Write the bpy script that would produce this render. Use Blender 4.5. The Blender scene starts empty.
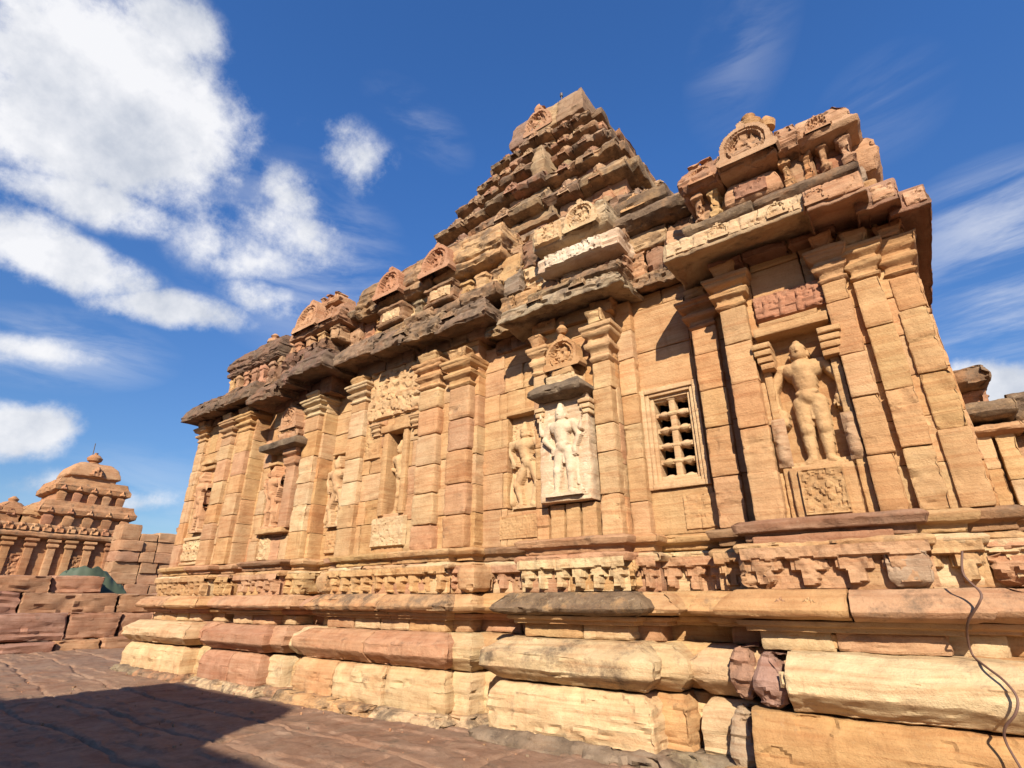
import bpy, math, random
import numpy as np
R = math.radians
scene = bpy.context.scene
# ---------------------------------------------------------------- camera
cam_d = bpy.data.cameras.new('camera'); cam = bpy.data.objects.new('camera', cam_d)
scene.collection.objects.link(cam); scene.camera = cam
cam.location = (0, -7.0, 1.6); cam.rotation_euler = (R(90+22.5), 0, R(36.6))
cam_d.sensor_width = 36; cam_d.lens = 36*522/1024; cam_d.clip_start = 0.05; cam_d.clip_end = 4000
CAM = np.array([0, -7.0, 1.6])
# ---------------------------------------------------------------- light
SUN_EL, SUN_AZ = 31.0, 30.0          # azimuth measured from -Y towards +X
sv = np.array([math.sin(R(SUN_AZ))*math.cos(R(SUN_EL)), -math.cos(R(SUN_AZ))*math.cos(R(SUN_EL)), math.sin(R(SUN_EL))])
sd = bpy.data.lights.new('sun', 'SUN'); sun = bpy.data.objects.new('sun', sd); scene.collection.objects.link(sun)
sd.energy = 5.0; sd.angle = R(0.5); sd.color = (1.0, 0.90, 0.74)
from mathutils import Vector
sun.rotation_euler = Vector(tuple(sv)).to_track_quat('Z', 'Y').to_euler()
vs = scene.view_settings
vs.view_transform = 'Standard'; vs.look = 'None'; vs.gamma = 1; vs.exposure = 0.92; vs.use_curve_mapping = False

def pixdir(px, py):
    F = 522.; P = R(22.5); A = R(36.6); x = px-512; u = 384-py
    fh = F*math.cos(P)-u*math.sin(P); uh = F*math.sin(P)+u*math.cos(P)
    v = np.array([-math.sin(A)*fh+math.cos(A)*x, math.cos(A)*fh+math.sin(A)*x, uh]); return v/np.linalg.norm(v)

def make_world():
    w = bpy.data.worlds.new('World'); scene.world = w; w.use_nodes = True
    nt = w.node_tree; N = nt.nodes; K = nt.links; N.clear()
    out = N.new('ShaderNodeOutputWorld'); bg = N.new('ShaderNodeBackground'); bg.inputs[1].default_value = 0.0535
    K.new(bg.outputs[0], out.inputs[0])
    sky = N.new('ShaderNodeTexSky'); sky.sky_type = 'NISHITA'; sky.sun_disc = False
    sky.sun_elevation = R(SUN_EL); sky.sun_rotation = math.atan2(sv[0], sv[1]); sky.ozone_density = 3.0; sky.dust_density = 0.3; sky.air_density = 1.0
    tc = N.new('ShaderNodeTexCoord'); D = tc.outputs['Generated']
    def math_(op, a, b=None, c=None, clamp=False):
        n = N.new('ShaderNodeMath'); n.operation = op; n.use_clamp = clamp
        for i, v in enumerate((a, b, c)):
            if v is None: continue
            if isinstance(v, (int, float)): n.inputs[i].default_value = v
            else: K.new(v, n.inputs[i])
        return n.outputs[0]
    tint = N.new('ShaderNodeMix'); tint.data_type = 'RGBA'; tint.blend_type = 'MULTIPLY'; tint.inputs[0].default_value = 1
    K.new(sky.outputs[0], tint.inputs[6])
    sp = N.new('ShaderNodeSeparateXYZ'); K.new(D, sp.inputs[0]); gr = N.new('ShaderNodeMapRange'); K.new(sp.outputs[2], gr.inputs[0]); gr.inputs[1].default_value = .05; gr.inputs[2].default_value = .7
    tm = N.new('ShaderNodeMix'); tm.data_type = 'RGBA'; K.new(gr.outputs[0], tm.inputs[0]); tm.inputs[6].default_value = (.78, .90, 1.0, 1); tm.inputs[7].default_value = SKY_TINT; K.new(tm.outputs[2], tint.inputs[7])
    # wobble directions with noise so cloud outlines are ragged
    nz = N.new('ShaderNodeTexNoise'); nz.inputs['Scale'].default_value = 5; nz.inputs['Detail'].default_value = 10; nz.inputs['Roughness'].default_value = .62
    K.new(D, nz.inputs['Vector'])
    fine = N.new('ShaderNodeTexNoise'); fine.inputs['Scale'].default_value = 11; fine.inputs['Detail'].default_value = 12; fine.inputs['Roughness'].default_value = .68
    K.new(D, fine.inputs['Vector'])
    def blob(px, py, rx, ry, rot, wt):
        c = pixdir(px, py); ca, sa = math.cos(R(rot)), math.sin(R(rot))
        ex = pixdir(px+40*ca, py+40*sa)-c; ey = pixdir(px-40*sa, py+40*ca)-c
        ex = ex/np.linalg.norm(ex)**2*40/rx; ey = ey/np.linalg.norm(ey)**2*40/ry
        sub = N.new('ShaderNodeVectorMath'); sub.operation = 'SUBTRACT'; K.new(D, sub.inputs[0]); sub.inputs[1].default_value = tuple(c)
        da = N.new('ShaderNodeVectorMath'); da.operation = 'DOT_PRODUCT'; K.new(sub.outputs[0], da.inputs[0]); da.inputs[1].default_value = tuple(ex)
        db = N.new('ShaderNodeVectorMath'); db.operation = 'DOT_PRODUCT'; K.new(sub.outputs[0], db.inputs[0]); db.inputs[1].default_value = tuple(ey)
        e = math_('ADD', math_('POWER', da.outputs['Value'], 2), math_('POWER', db.outputs['Value'], 2))
        front = N.new('ShaderNodeVectorMath'); front.operation = 'DOT_PRODUCT'; K.new(D, front.inputs[0]); front.inputs[1].default_value = tuple(c)
        f = math_('GREATER_THAN', front.outputs['Value'], 0)
        m = math_('MULTIPLY', math_('MAXIMUM', math_('SUBTRACT', 1.15, math_('SQRT', e)), 0.0), wt)
        return math_('MULTIPLY', m, f)
    tot = None
    for b in CLOUDS:
        m = blob(*b); tot = m if tot is None else math_('MAXIMUM', tot, m)
    dens = math_('ADD', tot, math_('MULTIPLY', math_('SUBTRACT', nz.outputs[0], .5), 1.7))
    dens = math_('ADD', dens, math_('MULTIPLY', math_('SUBTRACT', fine.outputs[0], .5), 1.35))
    gate = math_('MULTIPLY', tot, 3.5, clamp=True)
    mr = N.new('ShaderNodeMapRange'); mr.interpolation_type = 'SMOOTHSTEP'; K.new(dens, mr.inputs[0]); mr.inputs[1].default_value = .12; mr.inputs[2].default_value = .80
    a = math_('MULTIPLY', math_('MULTIPLY', mr.outputs[0], gate), .95)
    # cloud brightness: noise driven white / soft grey
    cr = N.new('ShaderNodeMix'); cr.data_type = 'RGBA'
    shn = N.new('ShaderNodeTexNoise'); shn.inputs['Scale'].default_value = 6.5; shn.inputs['Detail'].default_value = 9; shn.inputs['Roughness'].default_value = .6
    so = N.new('ShaderNodeVectorMath'); so.operation = 'ADD'; K.new(D, so.inputs[0]); so.inputs[1].default_value = (.03, -.03, .035); K.new(so.outputs[0], shn.inputs['Vector'])
    sh = N.new('ShaderNodeMapRange'); K.new(shn.outputs[0], sh.inputs[0]); sh.inputs[1].default_value = .36; sh.inputs[2].default_value = .58
    K.new(sh.outputs[0], cr.inputs[0]); cr.inputs[6].default_value = CL_LO; cr.inputs[7].default_value = CL_HI
    mx = N.new('ShaderNodeMix'); mx.data_type = 'RGBA'; K.new(a, mx.inputs[0]); K.new(tint.outputs[2], mx.inputs[6]); K.new(cr.outputs[2], mx.inputs[7])
    cmp_ = N.new('ShaderNodeMapping'); cmp_.inputs['Rotation'].default_value = (0, R(35), R(20)); cmp_.inputs['Scale'].default_value = (2.2, 3.0, 14.); K.new(D, cmp_.inputs[0])
    cn = N.new('ShaderNodeTexNoise'); cn.inputs['Scale'].default_value = 1.6; cn.inputs['Detail'].default_value = 9; cn.inputs['Roughness'].default_value = .6; cn.inputs['Distortion'].default_value = .5; K.new(cmp_.outputs[0], cn.inputs['Vector'])
    t2 = None
    for b in CIRRUS:
        m = blob(*b); t2 = m if t2 is None else math_('MAXIMUM', t2, m)
    cm = N.new('ShaderNodeMapRange'); cm.interpolation_type = 'SMOOTHSTEP'; K.new(cn.outputs[0], cm.inputs[0]); cm.inputs[1].default_value = .36; cm.inputs[2].default_value = .68
    ca = math_('MULTIPLY', math_('MULTIPLY', t2, cm.outputs[0]), 1.0, clamp=True)
    m2 = N.new('ShaderNodeMix'); m2.data_type = 'RGBA'; K.new(ca, m2.inputs[0]); K.new(mx.outputs[2], m2.inputs[6]); m2.inputs[7].default_value = CL_HI
    K.new(m2.outputs[2], bg.inputs[0])
SKY_TINT = (0.74, 1.34, 2.05, 1)
CL_LO = (6.0, 6.4, 7.2, 1); CL_HI = (9.6, 9.6, 9.8, 1)
CLOUDS = [(120, 95, 150, 105, 15, 1.55), (50, 125, 120, 70, 0, 1.15), (195, 130, 80, 70, 30, 1.05), (15, 70, 70, 60, 0, .7), (160, 20, 70, 50, 0, .95), (90, 200, 120, 30, 8, .75),
          (60, 262, 130, 34, 24, 1.1), (175, 310, 100, 22, 8, 1.0), (20, 235, 70, 40, 20, .9), (358, 160, 66, 36, 35, .46), (285, 195, 46, 34, 30, .62), (300, 235, 75, 40, 30, .60), (255, 262, 60, 26, 0, .6), (265, 300, 46, 26, 20, .6), (215, 240, 60, 40, 20, .45),
          (35, 352, 90, 20, 12, .7), (20, 432, 80, 34, 0, 1.15), (130, 505, 70, 16, 0, .45), (50, 480, 60, 16, 0, .4), 
          (1000, 405, 105, 46, 0, 1.6), (955, 388, 40, 32, 0, 1.1)]
CIRRUS = [(1000, 230, 130, 70, -25, .55), (1000, 310, 120, 70, -10, .5), (740, 50, 50, 90, 0, .15), (420, 125, 60, 30, 30, .2), (120, 500, 120, 60, 0, .22), (300, 260, 110, 90, 30, .4), (60, 350, 120, 40, 10, .4), (880, 110, 80, 50, -30, .12)]
make_world()

# ---------------------------------------------------------------- numpy noise
rs = np.random.RandomState(7)
_T = (rs.rand(32, 32, 32, 3)*2-1).astype(np.float32)
def vnoise(P):
    i = np.floor(P).astype(int); f = P-i; f = f*f*(3-2*f)
    x0, y0, z0 = i[:, 0] & 31, i[:, 1] & 31, i[:, 2] & 31; x1, y1, z1 = (x0+1) & 31, (y0+1) & 31, (z0+1) & 31
    fx, fy, fz = f[:, 0:1], f[:, 1:2], f[:, 2:3]
    a = _T[x0, y0, z0]*(1-fx)+_T[x1, y0, z0]*fx; b = _T[x0, y1, z0]*(1-fx)+_T[x1, y1, z0]*fx
    c = _T[x0, y0, z1]*(1-fx)+_T[x1, y0, z1]*fx; d = _T[x0, y1, z1]*(1-fx)+_T[x1, y1, z1]*fx
    return (a*(1-fy)+b*fy)*(1-fz)+(c*(1-fy)+d*fy)*fz
def fbm(P, sc, o=3):
    s = 0; a = 1.; t = 0
    for k in range(o):
        s = s+a*vnoise(P*sc*(2.03**k)+17.3*k); t += a; a *= .5
    return s/t
# ---------------------------------------------------------------- mesh accumulator
class M:
    def __init__(s): s.V = []; s.F = []; s.C = []; s.n = 0; s.T = []
    def add(s, V, F, col, lich):
        s.V.append(V); s.F.append(F+s.n)
        c = np.empty((len(V), 4), np.float32); c[:, :3] = col; c[:, 3] = lich; s.C.append(c); s.n += len(V)
    def build(s, name, mat, parent=None, smooth=True):
        V = np.concatenate(s.V); F = np.concatenate(s.F)
        if parent is not None:
            o = parent
            while o.parent: o = o.parent
            V = V-np.array(o.location)
        me = bpy.data.meshes.new(name)
        me.vertices.add(len(V)); me.vertices.foreach_set('co', V.astype(np.float32).ravel())
        me.loops.add(F.size); me.loops.foreach_set('vertex_index', F.astype(np.int32).ravel())
        me.polygons.add(len(F)); me.polygons.foreach_set('loop_start', np.arange(0, F.size, 4, dtype=np.int32))
        me.update(calc_edges=True)
        me.polygons.foreach_set('use_smooth', np.full(len(F), smooth))
        ca = me.color_attributes.new('tint', 'FLOAT_COLOR', 'POINT'); ca.data.foreach_set('color', np.concatenate(s.C).ravel())
        me.validate(clean_customdata=False)
        if smooth: me.set_sharp_from_angle(angle=R(26))
        me.materials.append(mat)
        ob = bpy.data.objects.new(name, me); scene.collection.objects.link(ob)
        if parent is not None: ob.parent = parent
        return ob
rnd = random.Random(3)
TAN = (.62, .40, .20); CREAM = (.72, .54, .32); PINK = (.56, .34, .20); MAR = (.38, .21, .14); ROSE = (.54, .30, .18); BRN = (.38, .24, .14); GRY = (.36, .29, .20); WHT = (.82, .70, .54); ORG = (.62, .37, .18)
def pick(pal):
    c = np.array(rnd.choice(pal)); return np.clip(c*rnd.uniform(.92, 1.07)+np.array([rnd.uniform(-.012, .012), rnd.uniform(-.01, .01), rnd.uniform(-.012, .012)]), .02, .9)
def resof(x, y=0, z=3):
    d = math.sqrt((x-CAM[0])**2+(y-CAM[1])**2+(z-CAM[2])**2); return min(.5, max(.022, d*.0042))
def bevel(pts, r):
    pts = [np.array(p, float) for p in pts]; out = [pts[0]]
    for i in range(1, len(pts)-1):
        p = pts[i]; a = pts[i-1]-p; b = pts[i+1]-p; la = np.linalg.norm(a); lb = np.linalg.norm(b)
        if la < 1e-6 or lb < 1e-6: continue
        ra, rb = min(r, la*.4), min(r, lb*.4); pa = p+a/la*ra; pb = p+b/lb*rb
        out += [pa, (pa+pb+2*p)/4, pb]
    out.append(pts[-1]); return out
def resample(pts, h):
    out = [pts[0]]
    for a, b in zip(pts[:-1], pts[1:]):
        l = np.linalg.norm(b-a); n = max(1, int(round(l/h)))
        for k in range(1, n+1): out.append(a+(b-a)*k/n)
    return np.array(out)
def edge_ts(l, h, rc):
    l = max(l, 1e-4); rc = min(rc, l*.3); n = max(1, int(round((l-2*rc)/h)))
    return np.concatenate([[0], np.linspace(rc/l, 1-rc/l, n+1)])   # excludes end=1
def loft(m, x0, x1, yf, yb, prof, col=TAN, L=1, Rr=1, B=0, lich=0., amp=.010, rc=.018, res=None, chip=0., rot=0., seed=None, fsc=2.2):
    """stack of rectangles; prof = [(z, o)...] bottom to top, o = projection beyond the footprint"""
    if res is None: res = resof((x0+x1)/2, yf, prof[0][0])
    rc = max(rc, .004)
    z0, o0 = prof[0]; z1, o1 = prof[-1]
    pts = [(o0-rc*3, z0)]+[(o, z) for z, o in prof]+[(o1-rc*3, z1)]
    pts = resample(bevel(pts, rc), res)
    tx = edge_ts(x1-x0, res, rc); ty = edge_ts(yb-yf, res*1.6, rc)
    nx, ny = len(tx), len(ty)
    u = np.concatenate([tx, np.ones(ny), 1-tx, np.zeros(ny)]); v = np.concatenate([np.zeros(nx), ty, np.ones(nx), 1-ty])
    corner = np.zeros(len(u)); 
    for ci in (0, nx, nx+ny, 2*nx+ny): corner[ci] = 1
    o = pts[:, 0][:, None]; z = pts[:, 1][:, None]
    X0 = x0-L*o; X1 = x1+Rr*o; Y0 = yf-o; Y1 = yb+B*o
    X1 = np.maximum(X1, X0+.004); Y1 = np.maximum(Y1, Y0+.004)
    X = X0+(X1-X0)*u[None]; Y = Y0+(Y1-Y0)*v[None]; Z = np.repeat(z, len(u), 1)
    cx = (X0+X1)/2; cy = (Y0+Y1)/2
    dx, dy = X-cx, Y-cy
    X = X-np.sign(dx)*corner[None]*rc*.3; Y = Y-np.sign(dy)*corner[None]*rc*.3
    # caps
    rings = []
    for ks, idx in (((.02, .5), 0), ((.5, .02), -1)):
        cap = [np.stack([cx[idx]+(X[idx]-cx[idx])*k, cy[idx]+(Y[idx]-cy[idx])*k, Z[idx]], 1) for k in ks]; rings.append(cap)
    P = np.concatenate([np.array(rings[0]), np.stack([X, Y, Z], 2), np.array(rings[1])], 0)
    nr, nc = P.shape[:2]; V = P.reshape(-1, 3)
    sd_ = rnd.random()*50 if seed is None else seed
    nrm = np.concatenate([np.tile([0, -1.], (nx, 1)), np.tile([1., 0], (ny, 1)), np.tile([0, 1.], (nx, 1)), np.tile([-1., 0], (ny, 1))])
    px_ = np.concatenate([tx*(x1-x0), ty*(yb-yf), tx*(x1-x0), ty*(yb-yf)]); ln = np.concatenate([np.full(nx, x1-x0), np.full(ny, yb-yf)]*2)
    ec = np.exp(-np.minimum(px_, ln-px_)/(rc*1.8))
    nrm = np.tile(nrm[None], (nr, 1, 1)); nrm[:2] = 0; nrm[-2:] = 0; nrm = nrm.reshape(-1, 2)
    zz = P[:, 0, 2]; ez = np.exp(-np.minimum(np.abs(zz-z0), np.abs(zz-z1))/(rc*1.8)); E_ = (ec[None]+ez[:, None]).reshape(-1, 1); ezs = (ez*np.where(zz < (z0+z1)/2, 1, -1))[:, None].repeat(nc, 1).reshape(-1)
    if rot:
        c = math.cos(rot); s = math.sin(rot); ox, oy = (x0+x1)/2, (yf+yb)/2
        V = np.stack([ox+(V[:, 0]-ox)*c-(V[:, 1]-oy)*s, oy+(V[:, 0]-ox)*s+(V[:, 1]-oy)*c, V[:, 2]], 1); nrm = np.stack([nrm[:, 0]*c-nrm[:, 1]*s, nrm[:, 0]*s+nrm[:, 1]*c], 1)
    d = fbm(V+sd_, fsc, 2)*amp*.9+fbm(V*np.array([1, 1, 1.6])+sd_, 12, 3)*(amp*.5+chip*.06)
    st = fbm(V*np.array([.9, .9, 13.])+sd_, 1.3, 2)[:, 0]
    n7 = fbm(V+sd_*1.7, 6.5, 3)
    out = -sst(st, .04, .16)*(amp*.55+chip*.10)-np.clip(n7[:, 0]+.15, 0, 1)*np.clip(E_[:, 0], 0, 1.2)*(rc*.75+chip*.18)
    if chip:
        c1 = fbm(V*np.array([1, 1, 1.5])+sd_*2, 3.1, 3); out = out-sst(c1[:, 0], .17, .25)*chip*.62-sst(n7[:, 1], .2, .27)*chip*.3*np.clip(.35+E_[:, 0], 0, 1)
    if chip or amp: d[:, 2] += ezs*np.clip(n7[:, 2]+.05, 0, 1)*(rc*.4+chip*.2)
    V = V+d; V[:, 0] += nrm[:, 0]*out; V[:, 1] += nrm[:, 1]*out
    i = np.arange(nr-1)[:, None]*nc; j = np.arange(nc)[None]; j2 = (j+1) % nc
    F = np.stack([i+j, i+j2, i+nc+j2, i+nc+j], -1).reshape(-1, 4)
    m.add(V, F, col, lich)
def box(m, x0, x1, yf, yb, z0, z1, col=TAN, **k): loft(m, x0, x1, yf, yb, [(z0, 0), (z1, 0)], col, **k)
def lathe(m, x, y, prof, n=14, col=TAN, lich=0, amp=.01):
    a = np.linspace(0, 2*math.pi, n, endpoint=False); pr = np.array(prof, float)
    pr = np.concatenate([[[pr[0, 0], .002]], pr, [[pr[-1, 0], .002]]])
    X = x+pr[:, 1][:, None]*np.cos(a); Y = y+pr[:, 1][:, None]*np.sin(a); Z = np.repeat(pr[:, 0][:, None], n, 1)
    V = np.stack([X, Y, Z], 2).reshape(-1, 3); V = V+fbm(V+rnd.random()*30, 6, 2)*amp
    nr = len(pr); i = np.arange(nr-1)[:, None]*n; j = np.arange(n)[None]; j2 = (j+1) % n
    m.add(V, np.stack([i+j, i+j2, i+n+j2, i+n+j], -1).reshape(-1, 4), col, lich)
def tube(m, pts, r, n=6, col=(.1, .06, .04), lich=0):
    pts = np.array(pts, float); rings = []
    for k, p in enumerate(pts):
        t = pts[min(k+1, len(pts)-1)]-pts[max(k-1, 0)]; t /= np.linalg.norm(t)
        a = np.cross(t, [0.31, .9, .3]); a /= np.linalg.norm(a); b = np.cross(t, a)
        an = np.linspace(0, 2*math.pi, n, endpoint=False); rings.append(p+r*(np.cos(an)[:, None]*a+np.sin(an)[:, None]*b))
    V = np.concatenate(rings); i = np.arange(len(pts)-1)[:, None]*n; j = np.arange(n)[None]; j2 = (j+1) % n
    m.add(V, np.stack([i+j, i+j2, i+n+j2, i+n+j], -1).reshape(-1, 4), col, lich)
def relief(m, o, W, H, hf, col=TAN, ux=(1, 0, 0), uz=(0, 0, 1), res=None, lich=0, amp=.004, cut=None):
    """height field carved panel; normal = ux x uz"""
    o = np.array(o, float); ux = np.array(ux, float); uz = np.array(uz, float); ux /= np.linalg.norm(ux); uz /= np.linalg.norm(uz); n = np.cross(ux, uz)
    if res is None: res = max(.010, resof(*o)*.5)
    nu = max(3, int(W/res)); nv = max(3, int(H/res))
    U, Vv = np.meshgrid(np.linspace(0, W, nu), np.linspace(0, H, nv))
    h = hf(U, Vv)
    P = o+U[..., None]*ux+Vv[..., None]*uz+h[..., None]*n
    V = P.reshape(-1, 3); V = V+fbm(V+3.3, 7, 2)*amp
    i = np.arange(nv-1)[:, None]*nu; j = np.arange(nu-1)[None]
    F = np.stack([i+j, i+j+1, i+nu+j+1, i+nu+j], -1).reshape(-1, 4)
    if cut is not None: F = F[(h.ravel()[F] > cut).any(1)]
    m.add(V, F, col, lich)
def n2(U, V, s, seed=0):
    P = np.stack([U.ravel()*s+seed, V.ravel()*s+seed*.7, np.full(U.size, seed*1.3)], 1); return vnoise(P)[:, :].reshape(U.shape+(3,))
def sst(x, a, b):
    t = np.clip((x-a)/(b-a), 0, 1); return t*t*(3-2*t)
def leafy(U, V, s=.12, seed=0):
    w = n2(U, V, 1/(s*.8), seed+3); a = n2(U+.35*s*w[..., 0], V+.35*s*w[..., 1], 1/(s*.42), seed); b = np.sin(2*math.pi*(U/(s*.9)+.5*w[..., 2])); return sst(np.abs(a[..., 0])+.10*b, .03, .17)*(.75+.5*a[..., 1])
def scroll(U, V, s=.2, seed=0):
    iu = np.floor(U/s); iv = np.floor(V/s); fu = U/s-iu-.5; fv = V/s-iv-.5; sg = np.where((iu+iv) % 2 == 0, 1, -1)
    r = np.hypot(fu, fv); th = np.arctan2(fv, fu)*sg; w = n2(U, V, 6/s*.3, seed)[..., 0]
    return sst(np.cos(r*26+th+w*1.2), -.1, .35)
def rectmask(U, V, W, H, e): return sst(np.minimum(np.minimum(U, W-U), np.minimum(V, H-V)), 0, e)
def panel(m, x0, x1, z0, z1, y, kind='leafy', s=.12, d=.025, base=.02, col=TAN, seed=0, lich=0, frame=0., **k):
    W, H = x1-x0, z1-z0; f = {'leafy': leafy, 'scroll': scroll}[kind]
    def hf(U, V):
        h = base+d*f(U, V, s, seed)
        if frame: h = np.where(np.minimum(np.minimum(U, W-U), np.minimum(V, H-V)) < frame, base+d, h)
        return -.04+rectmask(U, V, W, H, .012)*(h+.04)
    relief(m, (x0, y, z0), W, H, hf, col, lich=lich, **k)
def kuduf(R0, seed=0, d=.07):
    def hf(U, V):
        x = U-R0*1.45; z = V-R0*.75; r = np.hypot(x, z*.92); h = np.full(U.shape, -.12)
        body = (r < R0) | ((np.hypot(np.abs(x)-R0*.92, z+R0*.52) < R0*.28)) | ((np.abs(x) < R0*1.05) & (z < -R0*.3)); crown = ((np.abs(x) < R0*.13) & (z > R0*.8) & (z < R0*1.28)) | (np.hypot(x, z-R0*1.16) < R0*.2)
        h = np.where(body, d, h); h = np.where(crown, d*.9, h)
        ring = (r > R0*.70) & (r < R0*.78); h = np.where(ring & (z > -R0*.5), d*.45, h)
        inn = (r < R0*.62) & (z > -R0*.45); h = np.where(inn, -.01+d*.7*leafy(U, V, R0*.42, seed), h)
        return h
    return hf
def kudu(m, x, y, z, R0, col=TAN, seed=0, d=.07, ux=(1, 0, 0), uz=(0, 0, 1), lich=0):
    """horseshoe arch medallion whose foot sits at x,z"""
    ux_ = np.array(ux, float)
    o = np.array([x, y, z])-ux_*R0*1.45-np.cross(ux_, np.array(uz, float))*d*.45
    relief(m, o, R0*2.9, R0*2.25, kuduf(R0, seed, d), col, ux=ux, uz=uz, lich=lich, res=max(.011, resof(x, y, z)*.45), cut=-.11)
def caps(U, V, items, base=-.08):
    h = np.full(U.shape, base)
    for (a, b, ra, c, d, rb, dep) in items:
        L2 = (c-a)**2+(d-b)**2+1e-9; t = np.clip(((U-a)*(c-a)+(V-b)*(d-b))/L2, 0, 1); r = ra+(rb-ra)*t
        q = np.hypot(U-a-t*(c-a), V-b-t*(d-b)); e = np.where(q < r, dep+np.sqrt(np.clip(r*r-q*q, 0, None))*.95, base)
        k = .018; hm = np.maximum(h, e); df = np.abs(h-e); h = hm+np.where((df < k) & (q < r*1.0), (k-df)**2/(4*k), 0)
    return h
def body_items(pose, H, cx):
    sw = pose.get('sway', 0); q = []
    def c(a, b, ra, x, y, rb, d): q.append((cx+a*H, b*H, ra*H, cx+x*H, y*H, rb*H, d*H))
    s = pose.get('fat', 1.)
    for sg, kb, ft in ((-1, pose.get('kl', -.085), pose.get('fl', -.09)), (1, pose.get('kr', .085), pose.get('fr', .09))):
        c(sg*.055+sw, .49, .065*s, kb+sw*.5, .28, .052*s, .03); c(kb+sw*.5, .28, .052*s, ft, .06, .036, .03); c(ft, .045, .036, ft+sg*.035, .022, .034, .04)
        c(kb+sw*.5, .28, .045*s, kb+sw*.5, .27, .045*s, .05)
    c(-.03+sw, .52, .064*s, .03+sw, .52, .064*s, .035)
    c(sw, .54, .078*s, sw*.3, .63, .070*s, .04); c(sw*.3, .63, .078*s, 0, .75, .10*s, .045); c(-.065, .755, .074*s, .065, .755, .074*s, .05); c(-.15, .795, .048, .15, .795, .048, .04); c(-.05, .74, .045, -.055, .745, .045, .075); c(.05, .74, .045, .055, .745, .045, .075)
    c(-.06+sw, .56, .022, .06+sw, .56, .022, .085); c(sw, .54, .02, sw, .36, .016, .06); c(-.05, .85, .016, .05, .85, .016, .06)   # girdle, sash and necklace
    c(0, .8, .04, 0, .86, .04, .05)
    hx = pose.get('hx', 0)
    c(hx, .885, .055, hx, .93, .06, .07); c(hx, .905, .012, hx, .915, .010, .125); c(hx, *pose.get('crown', (.97, .05)), hx, pose.get('ctop', 1.02), .032, .06); c(hx-.06, .9, .018, hx-.06, .88, .02, .06); c(hx+.06, .9, .018, hx+.06, .88, .02, .06)
    for (ex, ez, hx_, hz) in pose['arms']:
        sg = -1 if ex < 0 else 1
        c(sg*.155, .785, .046, ex, ez, .036, .04); c(ex, ez, .036, hx_, hz, .027, .055); c(hx_, hz, .032, hx_+sg*.005, hz-.03, .028, .06)
        for f in range(4): c(hx_+(f-1.5)*.014, hz-.035, .010, hx_+(f-1.5)*.016+.004*sg, hz-.075+.006*abs(f-1.5), .008, .065)
        c(hx_-sg*.03, hz-.02, .010, hx_-sg*.042, hz-.055, .008, .065)
    for it in pose.get('extra', []): c(*it)
    return q
def figure(m, x0, x1, z0, z1, y, pose, col=TAN, halo=False, base=-.05, scale_d=1., lich=0, seed=0):
    W, H = x1-x0, z1-z0; Hf = H/1.06; it = body_items(pose, Hf, W/2)
    def hf(U, V):
        h = caps(U, V, it, base-.02)
        if halo:
            bk = base+.02+.02*leafy(U, V, .11, seed)*sst(np.abs(U-W/2), .1*W, .3*W); h = np.maximum(h, bk)
        plinth = (V < H*.035); h = np.where(plinth & (np.abs(U-W/2) < W*.42), np.maximum(h, .05+.03*H), h)
        h = h+.006*n2(U, V, 14, seed)[..., 0]+np.where(h > .03, .004*leafy(U, V, .055, seed+1), 0)
        return h*scale_d
    relief(m, (x0, y, z0), W, H, hf, col, res=max(.009, resof(x0, y, z0)*.35), lich=lich, amp=.003)
POSES = {
 'guard': dict(crown=(.95, .058), ctop=.985, arms=[(-.24, .62, -.225, .47), (.25, .63, .20, .49)], sway=-.0, fat=1.05, kl=-.06, kr=.06, fl=-.06, fr=.055,  extra=[(-.235, .80, .03, -.25, .70, .02, .03), (-.20, .42, .045, -.21, .36, .05, .05), (-.24, .78, .018, -.23, .42, .014, .02)]),
 'four': dict(arms=[(-.22, .64, -.10, .52), (.22, .64, .16, .50), (-.25, .72, -.30, .86), (.25, .72, .30, .86)], sway=.02, fat=1.05, extra=[(-.30, .93, .045, -.30, .95, .04, .03), (.30, .93, .045, .30, .95, .04, .03), (.15, .48, .03, .17, .12, .02, .01), (-.16, .75, .03, -.2, .25, .014, .0)]),
 'dance': dict(arms=[(-.24, .72, -.16, .56), (.23, .82, .34, .92), (-.28, .8, -.33, .95), (.24, .66, .28, .50)], sway=.05, hx=.01, kl=-.15, fl=-.06, kr=.15, fr=.10, extra=[(.26, .45, .03, .3, .08, .02, .0), (-.28, .4, .06, -.24, .1, .07, .0)]),
 'lean': dict(arms=[(-.2, .66, -.06, .60), (.22, .66, .2, .48)], sway=.035, kl=-.03, fl=-.08, extra=[(-.3, .25, .05, -.3, .08, .06, .0)]),
}
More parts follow.
